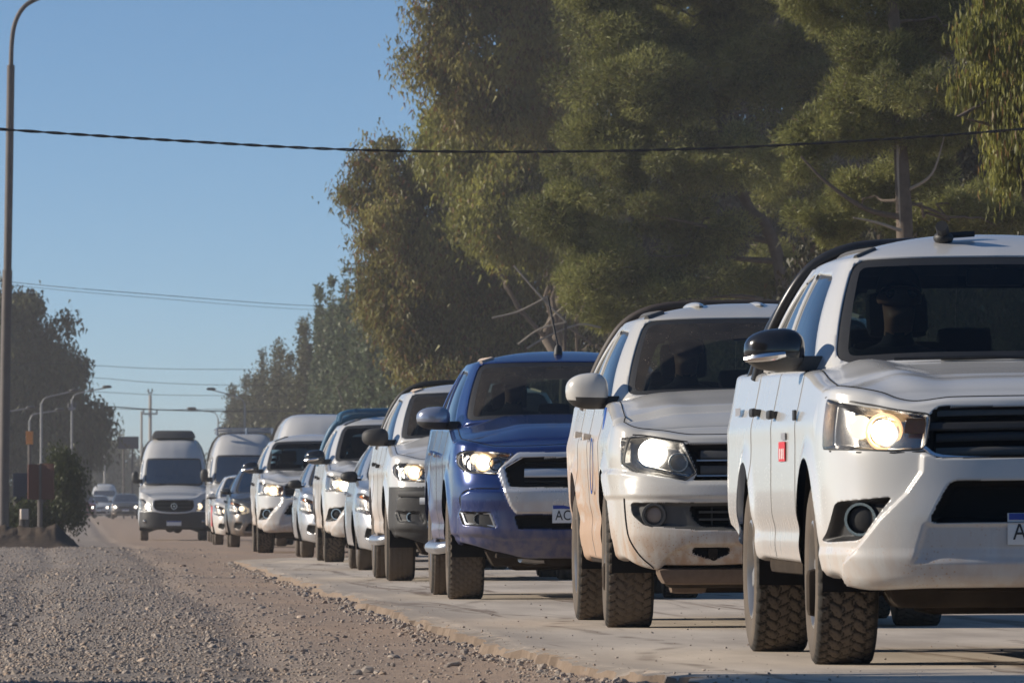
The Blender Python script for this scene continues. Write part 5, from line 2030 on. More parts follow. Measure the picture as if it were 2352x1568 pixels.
# ---------------------------------------------------------------- trees
def leaf_mat(name, dark, light, brown=None, trans=.25, bw=.12):
    t = NT(name)
    t.t.nodes.remove(t.p)
    rnd = t.n('NewGeometry').outputs['Random Per Island']
    tone = t.n('Attribute', attribute_name='tone').outputs['Fac']
    c = t.mix(t.math('MULTIPLY_ADD', rnd, .3, t.math('MULTIPLY', tone, .7)), dark, light)
    if brown:
        c = t.mix(t.math('GREATER_THAN', t.math('FRACT', t.math('MULTIPLY', rnd, 37.7)), 1 - bw), c, brown)
    d = t.n('BsdfDiffuse'); t.l(c, d.inputs[0])
    tr = t.n('BsdfTranslucent'); t.l(c, tr.inputs[0])
    gl = t.n('BsdfGlossy'); gl.inputs['Roughness'].default_value = .45; gl.inputs[0].default_value = (.7, .7, .65, 1)
    m1 = t.n('MixShader'); m1.inputs[0].default_value = trans; t.l(d.outputs[0], m1.inputs[1]); t.l(tr.outputs[0], m1.inputs[2])
    m2 = t.n('MixShader'); m2.inputs[0].default_value = .025; t.l(m1.outputs[0], m2.inputs[1]); t.l(gl.outputs[0], m2.inputs[2])
    t.l(m2.outputs[0], t.t.nodes['Material Output'].inputs[0])
    return t.m


M_EUC = leaf_mat('gum_leaves', (.062, .062, .024), (.335, .30, .09), (.18, .095, .045), .45, .14)
M_EUCY = leaf_mat('yellow_gum_leaves', (.09, .098, .028), (.37, .355, .088), (.20, .12, .045), .48, .08)
M_PINE = leaf_mat('pine_needles', (.050, .058, .022), (.36, .36, .118), (.15, .11, .055), .4, .06)
M_SHADELEAF = leaf_mat('shade_toned_gum_leaves', (.018, .018, .009), (.055, .050, .020), (.05, .032, .02), .2, .2)  # leaf colour darkened to paint the shaded gaps between the crowns
M_POPLAR = leaf_mat('poplar_leaves', (.06, .082, .045), (.14, .17, .09), (.13, .12, .07), .35, .1)
M_FARLEAF = leaf_mat('far_leaves', (.055, .060, .030), (.13, .132, .066), (.09, .075, .045), .3, .15)
M_BUSH = leaf_mat('bush_leaves', (.030, .040, .016), (.075, .088, .030), None, .3)
M_BARK = simple('grey_bark', (.13, .105, .085), .95, var=.45, scale=8, bump=.5, spec=.1)
M_BARKPALE = simple('pale_bark', (.36, .31, .25), .9, var=.35, scale=6, bump=.3, spec=.1)


def set_tone(o, tone, n):
    a = o.data.attributes.new('tone', 'FLOAT', 'FACE')
    v = np.full(n, .5, np.float32) if tone is None else tone.astype(np.float32)
    if len(o.data.polygons) == n:
        a.data.foreach_set('value', v)


def leaves(name, C, mat, parent, length, width, droop=.7, rng=None, tone=None, tri=True):
    """one mesh of single leaves at points C; droop 1 hangs straight down"""
    rng = rng or RNG
    n = len(C)
    d = rng.normal(size=(n, 3)); d /= np.linalg.norm(d, axis=1, keepdims=True)
    d = d * (1 - droop) + np.array([0, 0, -1.0]) * droop
    d /= np.linalg.norm(d, axis=1, keepdims=True)
    r = rng.normal(size=(n, 3))
    w = np.cross(d, r); w /= np.linalg.norm(w, axis=1, keepdims=True)
    L = (length * rng.uniform(.6, 1.25, n))[:, None]; Wd = (width * rng.uniform(.7, 1.3, n))[:, None]
    bend = np.cross(w, d) * L * .12
    if tri:
        V = np.empty((n, 3, 3))
        V[:, 0] = C + w * Wd * .62; V[:, 1] = C - w * Wd * .62; V[:, 2] = C + d * L
        o = mesh_np(name, V.reshape(-1, 3), np.arange(n * 3).reshape(n, 3), [mat], parent, smooth=False)
        set_tone(o, tone, n)
        o['kind'] = 'stuff'
        return o
    V = np.empty((n, 4, 3))
    V[:, 0] = C; V[:, 1] = C + d * L * .45 + w * Wd * .5 + bend; V[:, 2] = C + d * L; V[:, 3] = C + d * L * .45 - w * Wd * .5 + bend
    F = np.arange(n * 4).reshape(n, 4)
    o = mesh_np(name, V.reshape(-1, 3), F, [mat], parent, smooth=False)
    set_tone(o, tone, n)
    o['kind'] = 'stuff'
    return o


def needles(name, C, A, mat, parent, length, width, rng=None, spread=.75, tone=None):
    """tufts: each point C carries blades fanning about axis A"""
    rng = rng or RNG
    n = len(C)
    d = rng.normal(size=(n, 3)) * spread + A
    d /= np.linalg.norm(d, axis=1, keepdims=True)
    w = np.cross(d, rng.normal(size=(n, 3))); w /= np.linalg.norm(w, axis=1, keepdims=True)
    L = (length * rng.uniform(.6, 1.2, n))[:, None]; Wd = (width * rng.uniform(.7, 1.3, n))[:, None]
    V = np.empty((n, 3, 3))
    V[:, 0] = C + w * Wd * .5; V[:, 1] = C - w * Wd * .5; V[:, 2] = C + d * L
    o = mesh_np(name, V.reshape(-1, 3), np.arange(n * 3).reshape(n, 3), [mat], parent, smooth=False)
    set_tone(o, tone, n)
    o['kind'] = 'stuff'
    return o


def blob_points(blobs, n, rng, shell=.6, clump=None):
    """points spread through ellipsoids (c, r); clump = (count per m3-ish scale, clump radius)"""
    w = np.array([r[0] * r[1] * r[2] for c, r in blobs]) ** (2 / 3.)
    k = rng.choice(len(blobs), n, p=w / w.sum())
    Cc = np.array([b[0] for b in blobs])[k]; Rr = np.array([b[1] for b in blobs])[k]
    d = rng.normal(size=(n, 3)); d /= np.linalg.norm(d, axis=1, keepdims=True)
    r = rng.random(n) ** (1 / 3.)
    r = r * (1 - shell) + shell * (1 - (1 - r) ** 2 * .6)
    return Cc + d * Rr * r[:, None], d


def tree_root(name, label, base, cat='tree', group=None):
    return empty(name, tuple(base), 0, label, cat, group)


def limb(mb, a, b, r0, r1, sag=.15, seg=7, wob=.06, rng=None, n=7):
    rng = rng or RNG
    a = np.array(a, float); b = np.array(b, float)
    L = np.linalg.norm(b - a)
    pts = []
    for k in range(seg + 1):
        t = k / seg
        p = a + (b - a) * t + np.array([0, 0, sag * L * math.sin(math.pi * t)]) + rng.normal(size=3) * wob * L / seg * (0 < k < seg)
        pts.append(p)
    mb.tube(pts, [r0 + (r1 - r0) * k / seg for k in range(seg + 1)], n)
    return pts


def loc(root, pts):
    return [Vector(p) - root.location for p in pts]


def gum_tree(name, label, base, blobs_px, mat, n_leaf, clumps=160, leaf=(.16, .035), clump_r=.34, trunk_top=None, limbs=10, seed=1, bark=None, droop=.6, trunk_r=.22, group=None, Y=None, hang=.5):
    """blobs_px: (x, y, rx, ry, dY) outline masses of the crown seen in the frame, at depth Y + dY"""
    rng = np.random.default_rng(seed)
    base = Vector(base)
    root = tree_root(name, label, base, group=group)
    B = []
    for (x, y, rx, ry, dY) in blobs_px:
        c = at(x, y, Y + dY); s = (Y + dY) / F_PX
        B.append((np.array(c - base), np.array((rx * s, max(rx, ry) * s * .8, ry * s))))
    cc, _ = blob_points(B, clumps, rng, shell=.75)
    # leaf sprays
    k = rng.integers(0, clumps, n_leaf)
    off = rng.normal(size=(n_leaf, 3)) * clump_r * np.array([1, 1, 1.0])
    off[:, 2] -= hang * np.abs(rng.normal(size=n_leaf)) * clump_r
    sz = rng.uniform(.55, 1.35, clumps)[k][:, None]
    C = cc[k] + off * sz * .62
    leaves('crown', C, mat, root, leaf[0], leaf[1], droop, rng, rng.random(clumps)[k], Y > 100 or Y < 50)
    mb = MB()
    top = Vector(trunk_top) - base if trunk_top is not None else Vector(np.mean([b[0] for b in B], axis=0))
    tp = limb(mb, (0, 0, 0), top, trunk_r, trunk_r * .35, 0, 9, .25, rng, 10)
    mb.build('trunk', [bark or M_BARK], root)
    order = rng.permutation(clumps)[:limbs]
    for q in order:
        lm = MB()
        t = rng.uniform(.35, 1.0)
        s = tp[int(t * 9)]
        pts = limb(lm, s, cc[q], trunk_r * .30, .012, .08, 7, .35, rng)
        for w in range(3):
            e = cc[rng.integers(0, clumps)]
            if np.linalg.norm(e - pts[4]) < 2.2:
                limb(lm, pts[4], e, .03, .008, .05, 4, .3, rng, 5)
        lm.build('limb', [bark or M_BARK], root)
    return root


def pine_tree(name, label, base, blobs_px, mat, n_need, clumps, need=(.13, .012), clump_r=.34, trunk_pts=None, limbs=None, seed=1, Y=None, trunk_r=.2, bark=None, group=None):
    rng = np.random.default_rng(seed)
    base = Vector(base)
    root = tree_root(name, label, base, group=group)
    B = []
    for (x, y, rx, ry, dY) in blobs_px:
        c = at(x, y, Y + dY); s = (Y + dY) / F_PX
        B.append((np.array(c - base), np.array((rx * s, max(rx, ry) * s * .8, ry * s))))
    cc, cd = blob_points(B, clumps, rng, shell=.8)
    k = rng.integers(0, clumps, n_need)
    u = rng.normal(size=(n_need, 3)); u /= np.linalg.norm(u, axis=1, keepdims=True)
    rad = clump_r * rng.uniform(.55, 1.3, clumps)[k][:, None] * (.35 + .65 * rng.random(n_need)[:, None] ** .6)
    ax = cd[k] * .5 + np.array([0, 0, .35])
    C = cc[k] + u * rad * np.array([1, 1, .75])
    needles('crown', C, u * .9 + ax * .5, mat, root, need[0], need[1], rng, .75, rng.random(clumps)[k])
    mb = MB()
    tp = [np.array(Vector(p) - base) for p in trunk_pts]
    path = smooth_path(tp, 5)
    mb.tube([Vector(p) for p in path], list(np.linspace(trunk_r, trunk_r * .45, len(path))), 10)
    mb.build('trunk', [bark or M_BARK], root)
    for L in (limbs or []):
        lm = MB()
        pts = smooth_path([np.array(Vector(p) - base) for p in L[0]], 5)
        lm.tube([Vector(p) for p in pts], list(np.linspace(L[1], L[1] * .3, len(pts))), 7)
        lm.build('limb', [L[2] if len(L) > 2 else (bark or M_BARK)], root)
    far = rng.permutation(clumps)[:int(clumps * .12)]
    for q in far[:14]:
        lm = MB()
        j = np.argmin(np.linalg.norm(path - cc[q], axis=1))
        limb(lm, path[j], cc[q], .028, .010, -.05, 8, .3, rng, 6)
        lm.build('limb', [bark or M_BARK], root)
    return root


def gz(x, y):
    return float(ground_z(np.clip(x, -2, 9), y)) - .1


def base_at(px, Y):
    p = at(px, 1174, Y)
    return (p.x, Y, gz(p.x, Y))


# ---- right-hand row, far to near
gum_tree('gum_tree', 'leaning gum tree filling the gaps behind the pine, shade put into its leaf colour', base_at(1700, 262), [(1400, 250, 170, 300, 0), (1550, 500, 200, 330, 2), (1750, 250, 230, 320, 4), (1950, 600, 220, 330, 2), (2200, 250, 230, 330, 0), (2350, 650, 230, 350, 0), (1450, 850, 200, 260, 0), (1800, 900, 260, 240, 0), (2250, 950, 300, 200, 0)],
         M_SHADELEAF, 140000, 1000, (.40, .15), .85, limbs=18, seed=3, Y=262, trunk_r=.4)
gum_tree('gum_tree', 'brown tinged gum tree nearest the open sky, above the blue truck', base_at(1200, 254),
         [(900, 420, 60, 95, 0), (985, 470, 95, 120, 1), (870, 560, 45, 110, -1), (960, 640, 115, 150, 0), (1090, 620, 130, 200, 1), (900, 690, 60, 90, 0), (1010, 780, 100, 110, 0), (1150, 830, 150, 130, 1), (1230, 600, 110, 220, 2), (1040, 880, 90, 70, -1), (1250, 920, 150, 120, 0), (830, 445, 30, 35, 0), (835, 385, 22, 22, 0)],
         M_EUC, 190000, 430, (.20, .050), .46, limbs=20, seed=5, Y=250, trunk_r=.22, trunk_top=at(1180, 700, 253))
gum_tree('gum_tree', 'tall gum tree with ragged dark top at the upper frame edge', base_at(1330, 242),
         [(1000, 55, 60, 60, 0), (1075, 120, 85, 110, 0), (960, 140, 32, 40, 0), (1180, 60, 120, 130, 1), (1130, 230, 90, 80, 0), (1290, 150, 120, 160, 1), (1020, -120, 110, 130, 0), (1200, -180, 190, 170, 0), (1400, -120, 200, 200, 1), (1045, 180, 45, 50, 0)],
         M_EUC, 130000, 300, (.20, .050), .46, limbs=16, seed=6, Y=236, trunk_r=.25, trunk_top=at(1270, 100, 240))
gum_tree('gum_tree', 'bright yellow green gum tree between the ragged one and the pine', base_at(1290, 245),
         [(1040, 290, 60, 80, 3), (1110, 330, 100, 120, 2), (1010, 340, 40, 60, 3), (1230, 370, 120, 150, 1), (1180, 470, 130, 110, 1), (1320, 450, 90, 180, 1)],
         M_EUCY, 110000, 230, (.19, .050), .46, limbs=10, seed=7, Y=238, trunk_r=.2, trunk_top=at(1260, 480, 243))

_PY = 168
pine_tree('pine_tree', 'broad olive pine with layered boughs above the pickups', base_at(1800, _PY),
          [(1420, 60, 110, 75, 0), (1560, 30, 150, 90, 1), (1380, 190, 80, 60, 0), (1480, 200, 120, 60, -1), (1620, 170, 130, 75, 0), (1760, 90, 150, 90, 1), (1290, 440, 75, 60, 0), (1400, 330, 95, 60, 0),
           (1470, 420, 130, 60, -1), (1360, 520, 85, 50, 0), (1560, 320, 110, 60, 0), (1680, 360, 120, 60, -1), (1500, 560, 110, 60, 0), (1390, 620, 90, 50, 0), (1620, 520, 110, 60, 0), (1440, 690, 130, 50, 0),
           (1340, 660, 55, 40, -1), (1600, 660, 130, 55, 0), (1720, 610, 90, 60, 1), (1830, 420, 110, 70, 1), (1880, 240, 130, 80, 0), (1960, 130, 130, 70, 0), (1740, -80, 250, 90, 0), (1450, -70, 180, 80, 0), (1250, 505, 45, 40, 0), (1640, 760, 160, 50, 1)],
          M_PINE, 330000, 520, (.15, .022), .46,
          trunk_pts=[base_at(1815, _PY), at(1805, 900, _PY), at(1795, 640, _PY), at(1760, 520, _PY), at(1716, 470, _PY), at(1660, 300, _PY), at(1640, 60, _PY + 1), at(1640, -200, _PY + 1)],
          limbs=[([at(1790, 560, _PY), at(1700, 540, _PY), at(1600, 515, _PY - .5), at(1480, 490, _PY - 1)], .07), ([at(1780, 600, _PY), at(1660, 590, _PY), at(1540, 570, _PY)], .07),
                 ([at(1795, 700, _PY), at(1700, 680, _PY - .5), at(1560, 690, _PY - 1)], .07), ([at(1700, 430, _PY), at(1620, 330, _PY), at(1520, 260, _PY)], .05),
                 ([at(1420, 640, _PY), at(1300, 700, _PY), at(1240, 760, _PY)], .03, M_BARKPALE)], seed=12, Y=_PY, trunk_r=.17)
_QY = 122
pine_tree('pine_tree', 'dark trunked pine with sunlit tufts at upper right', base_at(2075, _QY),
          [(1960, 215, 60, 40, 0), (2030, 130, 100, 45, 0), (2100, 200, 110, 50, -1), (1900, 310, 80, 40, 0), (2010, 300, 70, 45, 0), (2130, 300, 90, 40, 0), (2240, 230, 90, 50, 0), (1990, 20, 160, 50, 1), (2200, 60, 160, 60, 1), (1860, 370, 60, 35, 0), (2100, 400, 90, 40, 1),
           (1900, 500, 90, 50, 2), (2250, 480, 120, 60, 2), (2000, 440, 70, 40, 1), (2150, 520, 100, 40, 2), (1960, -60, 220, 60, 0)],
          M_PINE, 170000, 300, (.11, .016), .32,
          trunk_pts=[base_at(2085, _QY), at(2085, 800, _QY), at(2078, 530, _QY), at(2072, 400, _QY), at(2060, 200, _QY), at(2050, -40, _QY), at(2050, -200, _QY)],
          limbs=[([at(2078, 500, _QY), at(1990, 480, _QY - .4), at(1900, 420, _QY - .6), at(1840, 360, _QY - .7)], .05), ([at(2080, 440, _QY), at(2140, 400, _QY - .3), at(2170, 310, _QY - .4)], .03, M_BARKPALE),
                 ([at(2070, 530, _QY - .3), at(2010, 510, _QY - .4), at(1960, 500, _QY - .5)], .03, M_BARKPALE), ([at(2064, 330, _QY - .18), at(2062, 380, _QY - .2), at(2068, 520, _QY - .22)], .03, M_BARKPALE)],
          seed=14, Y=_QY, trunk_r=.16)
gum_tree('gum_tree', 'gum tree with long hanging leaves at the right frame edge', base_at(2520, 92),
         [(2230, 60, 40, 60, 0), (2290, 30, 60, 90, 0), (2340, 150, 70, 100, 0), (2250, 170, 55, 40, 0), (2300, 250, 60, 60, 0), (2350, 330, 45, 50, 0), (2290, 330, 25, 35, 0), (2400, 200, 80, 200, 0), (2450, 0, 150, 150, 1), (2310, 390, 15, 25, 0), (2520, 300, 100, 250, 1)],
         M_EUCY, 30000, 210, (.135, .024), .17, limbs=14, seed=15, Y=92, trunk_r=.22, droop=.85, hang=1.0)
gum_tree('gum_tree', 'gum tree behind the dark trunked pine, its leaves coloured for shade', base_at(2250, 150),
         [(2000, 650, 160, 160, 0), (2250, 620, 200, 200, 0), (2200, 400, 180, 200, 1), (2350, 250, 160, 200, 2), (2050, 880, 250, 180, 0), (2350, 900, 250, 200, 0)], M_SHADELEAF, 60000, 300, (.20, .055), .5, limbs=14, seed=16, Y=150, trunk_r=.25)
gum_tree('shrub', 'low thicket under the trees behind the parked line, leaves coloured for shade', base_at(1650, 200),
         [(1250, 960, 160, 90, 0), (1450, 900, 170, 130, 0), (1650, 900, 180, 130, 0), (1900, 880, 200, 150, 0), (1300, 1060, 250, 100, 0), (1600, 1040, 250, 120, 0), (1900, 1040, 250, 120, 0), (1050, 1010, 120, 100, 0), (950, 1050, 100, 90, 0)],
         M_SHADELEAF, 70000, 330, (.20, .06), .5, limbs=8, seed=17, Y=200, trunk_r=.12)
# dead branches in the shade of the right-hand row
_db = tree_root('dead_branch', 'bare grey fallen branches below the pine, over the blue truck', base_at(1300, 160))
for L in ([(1190, 790), (1240, 755), (1300, 740)], [(1210, 800), (1262, 770), (1330, 745), (1380, 752)], [(1130, 730), (1190, 715), (1260, 680)], [(1300, 740), (1250, 690), (1180, 610)]):
    mb = MB(); mb.tube([at(x, y, 160) - _db.location for x, y in smooth_path(L, 4)], .022, 6); mb.build('branch', [M_BARKPALE], _db)
_m = MB(); _m.tube([(0, 0, 0), at(1290, 900, 160) - _db.location, at(1300, 742, 160) - _db.location], [.06, .05, .03], 7); _m.build('stem', [M_BARK], _db)

# ---- poplars along the far right
for k, (x, top, w, Y) in enumerate([(535, 905, 30, 640), (562, 885, 26, 600), (598, 838, 30, 560), (640, 818, 40, 520), (668, 850, 30, 500), (702, 770, 32, 465), (735, 712, 22, 440), (760, 690, 26, 420), (792, 672, 28, 395), (826, 660, 28, 375), (862, 650, 34, 350), (905, 665, 34, 335), (950, 700, 40, 320)]):
    hue = M_POPLAR if k > 5 else M_FARLEAF
    names = ['first', 'second', 'third', 'fourth', 'fifth', 'sixth', 'seventh', 'eighth', 'ninth', 'tenth', 'eleventh', 'twelfth', 'thirteenth']
    H = 1174 - top
    bl = []
    for q in range(6):
        f = q / 5
        bl.append((x + 4 * math.sin(q * 2 + k), top + 20 + H * .8 * f, w * (.03 + 1.12 * math.sin(math.pi * (.015 + .55 * f))), H * .16, 0))
    gum_tree('poplar_tree', 'slender hazy poplar, %s from the left of the far row' % names[k], base_at(x, Y), bl, hue, 20000, 620, (.24, .11), .26 * w / 30 * Y / 420, limbs=4, seed=40 + k, Y=Y, trunk_r=.14, group='poplars in the far row', droop=-.2, hang=0, trunk_top=at(x, top + 25, Y))

# ---- left side
gum_tree('gum_tree', 'big hazy dark tree on the left behind the lamp post', base_at(20, 430),
         [(65, 705, 48, 34, 0), (125, 745, 30, 30, 0), (20, 760, 70, 90, 0), (95, 835, 75, 60, 0), (40, 900, 110, 100, 0), (150, 880, 45, 60, 0), (120, 960, 100, 70, 0), (190, 950, 32, 35, 0), (60, 1010, 130, 80, 0), (160, 1030, 70, 50, 0), (70, 1090, 140, 90, 0), (-60, 850, 130, 250, 0), (140, 700, 18, 16, 0), (225, 965, 14, 30, 0)],
         M_FARLEAF, 80000, 330, (.36, .12), .62, limbs=18, seed=60, Y=430, trunk_r=.4)
gum_tree('shrub', 'green bush beside the left verge posts', base_at(150, 196), [(150, 1110, 30, 60, 0), (165, 1160, 25, 35, 0), (125, 1170, 40, 30, 0), (140, 1070, 25, 30, 0), (60, 1180, 45, 25, 0)], M_BUSH, 16000, 110, (.10, .04), .22, limbs=6, seed=61, Y=196, trunk_r=.04)
for k, (x, y, rx, ry, Y) in enumerate([(215, 1080, 50, 60, 760), (275, 1075, 45, 55, 820), (330, 1090, 60, 60, 900), (420, 1100, 70, 60, 900)]):
    gum_tree('far_tree', 'faint grey tree beyond the road end, %s from the left' % ['first', 'second', 'third', 'fourth'][k], base_at(x, Y), [(x, y, rx, ry, 0), (x + 15, y + 40, rx, ry, 0), (x - 20, y + 60, rx, ry, 0)], M_FARLEAF, 8000, 70, (.5, .2), 1.1, limbs=3, seed=70 + k, Y=Y, trunk_r=.3, group='trees at the road end')

# ---- a tree on the left verge outside the frame: its shade lies over the nearest ground
def _wpx(X, Y, Z, r):
    return (170 + X / Y * F_PX, 1174 - (Z - CAM_H) / Y * F_PX, r / Y * F_PX, r / Y * F_PX, Y - 24)


gum_tree('gum_tree', 'gum tree on the left verge outside the picture, shading the nearest ground', (-12, 24, -.2),
         [_wpx(-12, 24, 5.5, 3.6), _wpx(-11, 30.9, 5.2, 2.9), _wpx(-12, 18, 5.5, 4), _wpx(-11, 28, 3.6, 2.8), _wpx(-13, 12, 5.5, 4.0), _wpx(-12, 31.0, 7.2, 2.4)], M_SHADELEAF, 45000, 420, (.32, .13), .6, limbs=10, seed=90, Y=24, trunk_r=.25)

# ---------------------------------------------------------------- the line of vehicles
M_BARGREY = simple('roll_bar_satin', (.035, .036, .040), .3, metal=.4)
ROLL = -0.006


def put(v, wheel_x, Y, half, rz=0.0):
    """wheel_x: world x of the outer face of the near front tyre"""
    x = wheel_x + half
    v.place(x, Y, float(road_z(x, Y)) if Y < 115 else float(dip(Y)), rz, ROLL)
    return v


def in_car(v, x, y, z):
    return v.root.matrix_basis @ Vector((x, y, z))


h1 = put(hilux('clean white pickup truck cut by the right frame edge, headlight on, red door sticker', M_WHITE_A, letters='AA'), 3.10, 33.7, .905)
rollbar(h1, 2.95, 1.857, M_BARGREY, .029)
for sg in (-1, 1):
    MB().box((sg * .932, 1.14, .90), (.004, .30, .085)).build('door_sticker', [M_DECALRED], h1.root)
    MB().box((sg * .9335, 1.06, .965), (.003, .20, .03)).build('door_sticker', [M_DECALGREY], h1.root)
    for q in range(3):
        MB().box((sg * .9345, 1.04 + q * .08, .89), (.003, .035, .045)).build('sticker_letter', [M_PLATE], h1.root)
    MB().box((sg * .934, .50, 1.05), (.012, .09, .045), .004).build('side_marker', [M_BLACK], h1.root)
    MB().box((sg * .9275, 3.5, 1.10), (.002, .26, .035)).build('bed_lettering', [M_DECALGREY], h1.root)
mb = MB(); mb.ball((-.20, 1.34, 1.83), (.045, .05, .03), 8); mb.tube([(-.20, 1.33, 1.845), (-.215, 1.27, 1.88)], .028, 8); mb.tube([(-.20, 1.36, 1.84), (-.06, 1.4, 1.85)], .015, 6); mb.build('roof_lamp', [M_BLACK], h1.root)
person('passenger in sunglasses and dark clothes in the white truck at right', in_car(h1, -.40, 1.36, .84), True)
person('driver in dark clothes behind the wheel of the white truck at right', in_car(h1, .38, 1.36, .82))

a1 = put(amarok('mud splashed white pickup truck, its round headlight glaring, behind the rightmost truck', M_WHITE_B), 2.93, 44.5, .935, -.010)
M_DECALBLUE = simple('blue_decal', (.02, .10, .40), .5)
for sg in (-1, 1):
    for q in range(2):
        MB().tube([(sg * .905, .42 + q * .07, 1.10), (sg * .885, .50 + q * .07, 1.22)], .006, 6).build('fender_sticker', [M_DECALBLUE], a1.root)
    mb = MB(); mb.lathe([(0, .16), (.003, .16), (.003, .145), (0, .145)], 28, 'x', (sg * .935, 1.2, .90)); mb.build('door_emblem', [M_DECALBLUE], a1.root)
person('passenger in dark clothes inside the mud splashed truck', in_car(a1, -.38, 1.40, .84))
person('driver in dark clothes inside the mud splashed truck', in_car(a1, .38, 1.40, .84))

r1 = put(ranger('metallic blue pickup truck with chrome grille and roof antenna', M_BLUE), 2.73, 59.0, .925, -.005)
person('person with dark hair and dark top inside the blue truck', in_car(r1, -.36, 1.40, .88), False, None, R(6))

r2 = put(ranger('white pickup truck with black steel bumper behind the blue truck', M_WHITE_C, .020, True, 'AE', False), 2.88, 74.5, .925)
s1 = put(hatch('silver hatchback showing only its side behind the black bumpered truck', M_GREYSILVER, .026), 3.09, 88.0, .82)
h2 = put(hilux('white pickup truck with blue roof rack in the middle of the line', M_WHITE_C, .025, False, letters='AD'), 3.17, 102.0, .905)
rollbar(h2, 2.95, 1.90, M_BLUERACK, .05)
mb = MB()
for y in (1.5, 2.3):
    mb.tube(smooth_path([(-.66, y, 1.79), (-.60, y, 1.90), (-.3, y, 1.93), (.3, y, 1.93), (.60, y, 1.90), (.66, y, 1.79)], 4), .03, 8)
for x in (-.45, 0, .45):
    mb.tube([(x, 1.4, 1.93), (x, 2.9, 1.93)], .03, 8)
mb.build('roof_rack', [M_BLUERACK], h2.root)
s2 = put(hatch('pale silver hatchback wedged between two white trucks', M_GREYSILVER, .03), 3.15, 112.0, .82)
h3 = put(hilux('farthest white pickup truck of the line, stickers on its windshield', M_WHITE_C, .030, False, letters='AC'), 2.86, 125.5, .905)
for (x, t, w, hh) in ((-.58, 1.58, .16, .07), (-.62, 1.49, .07, .04), (-.64, 1.41, .08, .035), (.15, 1.60, .10, .05)):
    yy = .34 + (t - 1.275) / (1.748 - 1.275) * .78 + .02 + .18 * (abs(x) / .7) ** 3
    MB().box((x, yy - .03, t), (w, .004, hh), 0, Matrix.Rotation(R(-31), 3, 'X')).build('windshield_sticker', [simple('pale_sticker', (.45, .62, .60), .6) if 'pale_sticker' not in MATS else MATS['pale_sticker']], h3.root)
c1 = put(hatch('charcoal hatchback half hidden left of the farthest white truck', M_CHAR, .034, lit=False), 2.82, 146.0, .82)
c2 = put(hatch('white hatchback with a red stripe in front of the racked van', M_WHITE_C, .034, lit=False), 2.93, 168.0, .82)
for sg in (-1, 1):
    MB().box((sg * .862, .9, .60), (.006, 1.3, .42)).build('red_stripe', [M_DECALRED], c2.root)
v3 = van('white van showing only its roof and windshield above the trucks', M_WHITE_C, 2.52, .034)
v3.place(3.80 + .93, 153.0, float(dip(153)), 0, 0)
v2 = van('white high roof van with a silver roof rack', M_WHITE_C, 2.8, .034, rack=True)
v2.place(3.46 + .96, 208.0, float(dip(208)), 0, 0)
v1 = van('white passenger van with roof air conditioner driving on the gravel side', M_WHITE_C, 2.8, .03, ac=True)
v1.place(1.76 + .96, 220.0, float(dip(220)), R(-.4), 0)
# cars far down the road
f0 = hatch('dark car with lights on in the dust left of the vans', M_CHAR, .05, 'cars far down the road')
f0.place(3.0, 470, float(dip(470)), 0, 0)
f1 = hatch('white car with lights on far down the dusty road', M_WHITE_C, .05, 'cars far down the road')
f1.place(1.55, 520, float(dip(520)), 0, 0)
M_MAROON = paint('maroon_paint', (.16, .02, .02), .3, .1)
f2 = hatch('maroon car far down the road beside the white one', M_MAROON, .05, 'cars far down the road')
f2.place(.55, 505, float(dip(505)), 0, 0)
f3 = van('white van leading the far cars', M_WHITE_C, 2.4, .06, 'cars far down the road')
f3.place(2.2, 580, float(dip(580)), 0, 0)

for k, (x, Y, src, lab) in enumerate([(.9, 600, f1, 'pale car just behind the maroon one far away'), (1.9, 640, f0, 'tiny dark car at the very end of the dust'), (.1, 560, f0, 'dark car at the left edge of the far cars')]):
    q = copy_tree(src.root); q.location = (x, Y, float(dip(Y))); q['label'] = lab

# ---------------------------------------------------------------- lamp posts, poles, wires, signs
M_STEEL = simple('weathered_steel', (.105, .09, .082), .65, metal=.2, var=.35, scale=3)
M_GALV = simple('galvanised_steel', (.26, .26, .26), .6, metal=.2, var=.1)
M_CONC = simple('pole_concrete', (.38, .36, .33), .9)
M_WIRE = simple('cable_black', (.015, .015, .016), .7)

LY = 194
b = at(8, 1240, LY)
lp = empty('street_lamp', (b.x, LY, b.z - .3), 0, 'tall steel street lamp standing at the left frame edge', 'street lamp')
P = lambda x, y, Y=LY: at(x, y, Y) - lp.location
mb = MB(); mb.tube([(0, 0, 0), P(9, 1100), P(13, 800), P(17, 620)], [.135, .13, .125, .122], 14); mb.build('pole', [M_STEEL], lp)
mb = MB(); mb.tube([P(17, 640), P(21, 400), P(25, 150)], [.10, .098, .095], 14); mb.build('upper_pole', [M_STEEL], lp)
mb = MB(); mb.tube([P(x, y) for x, y in smooth_path([(25, 165), (27, 100), (34, 55), (52, 20), (80, 0), (130, -18), (200, -32)], 5)], .055, 12); mb.build('arm', [M_STEEL], lp)
mb = MB(); mb.ball(P(225, -36), (.42, .16, .10), 8, p=.8); mb.build('lamp_head', [M_GALV], lp)


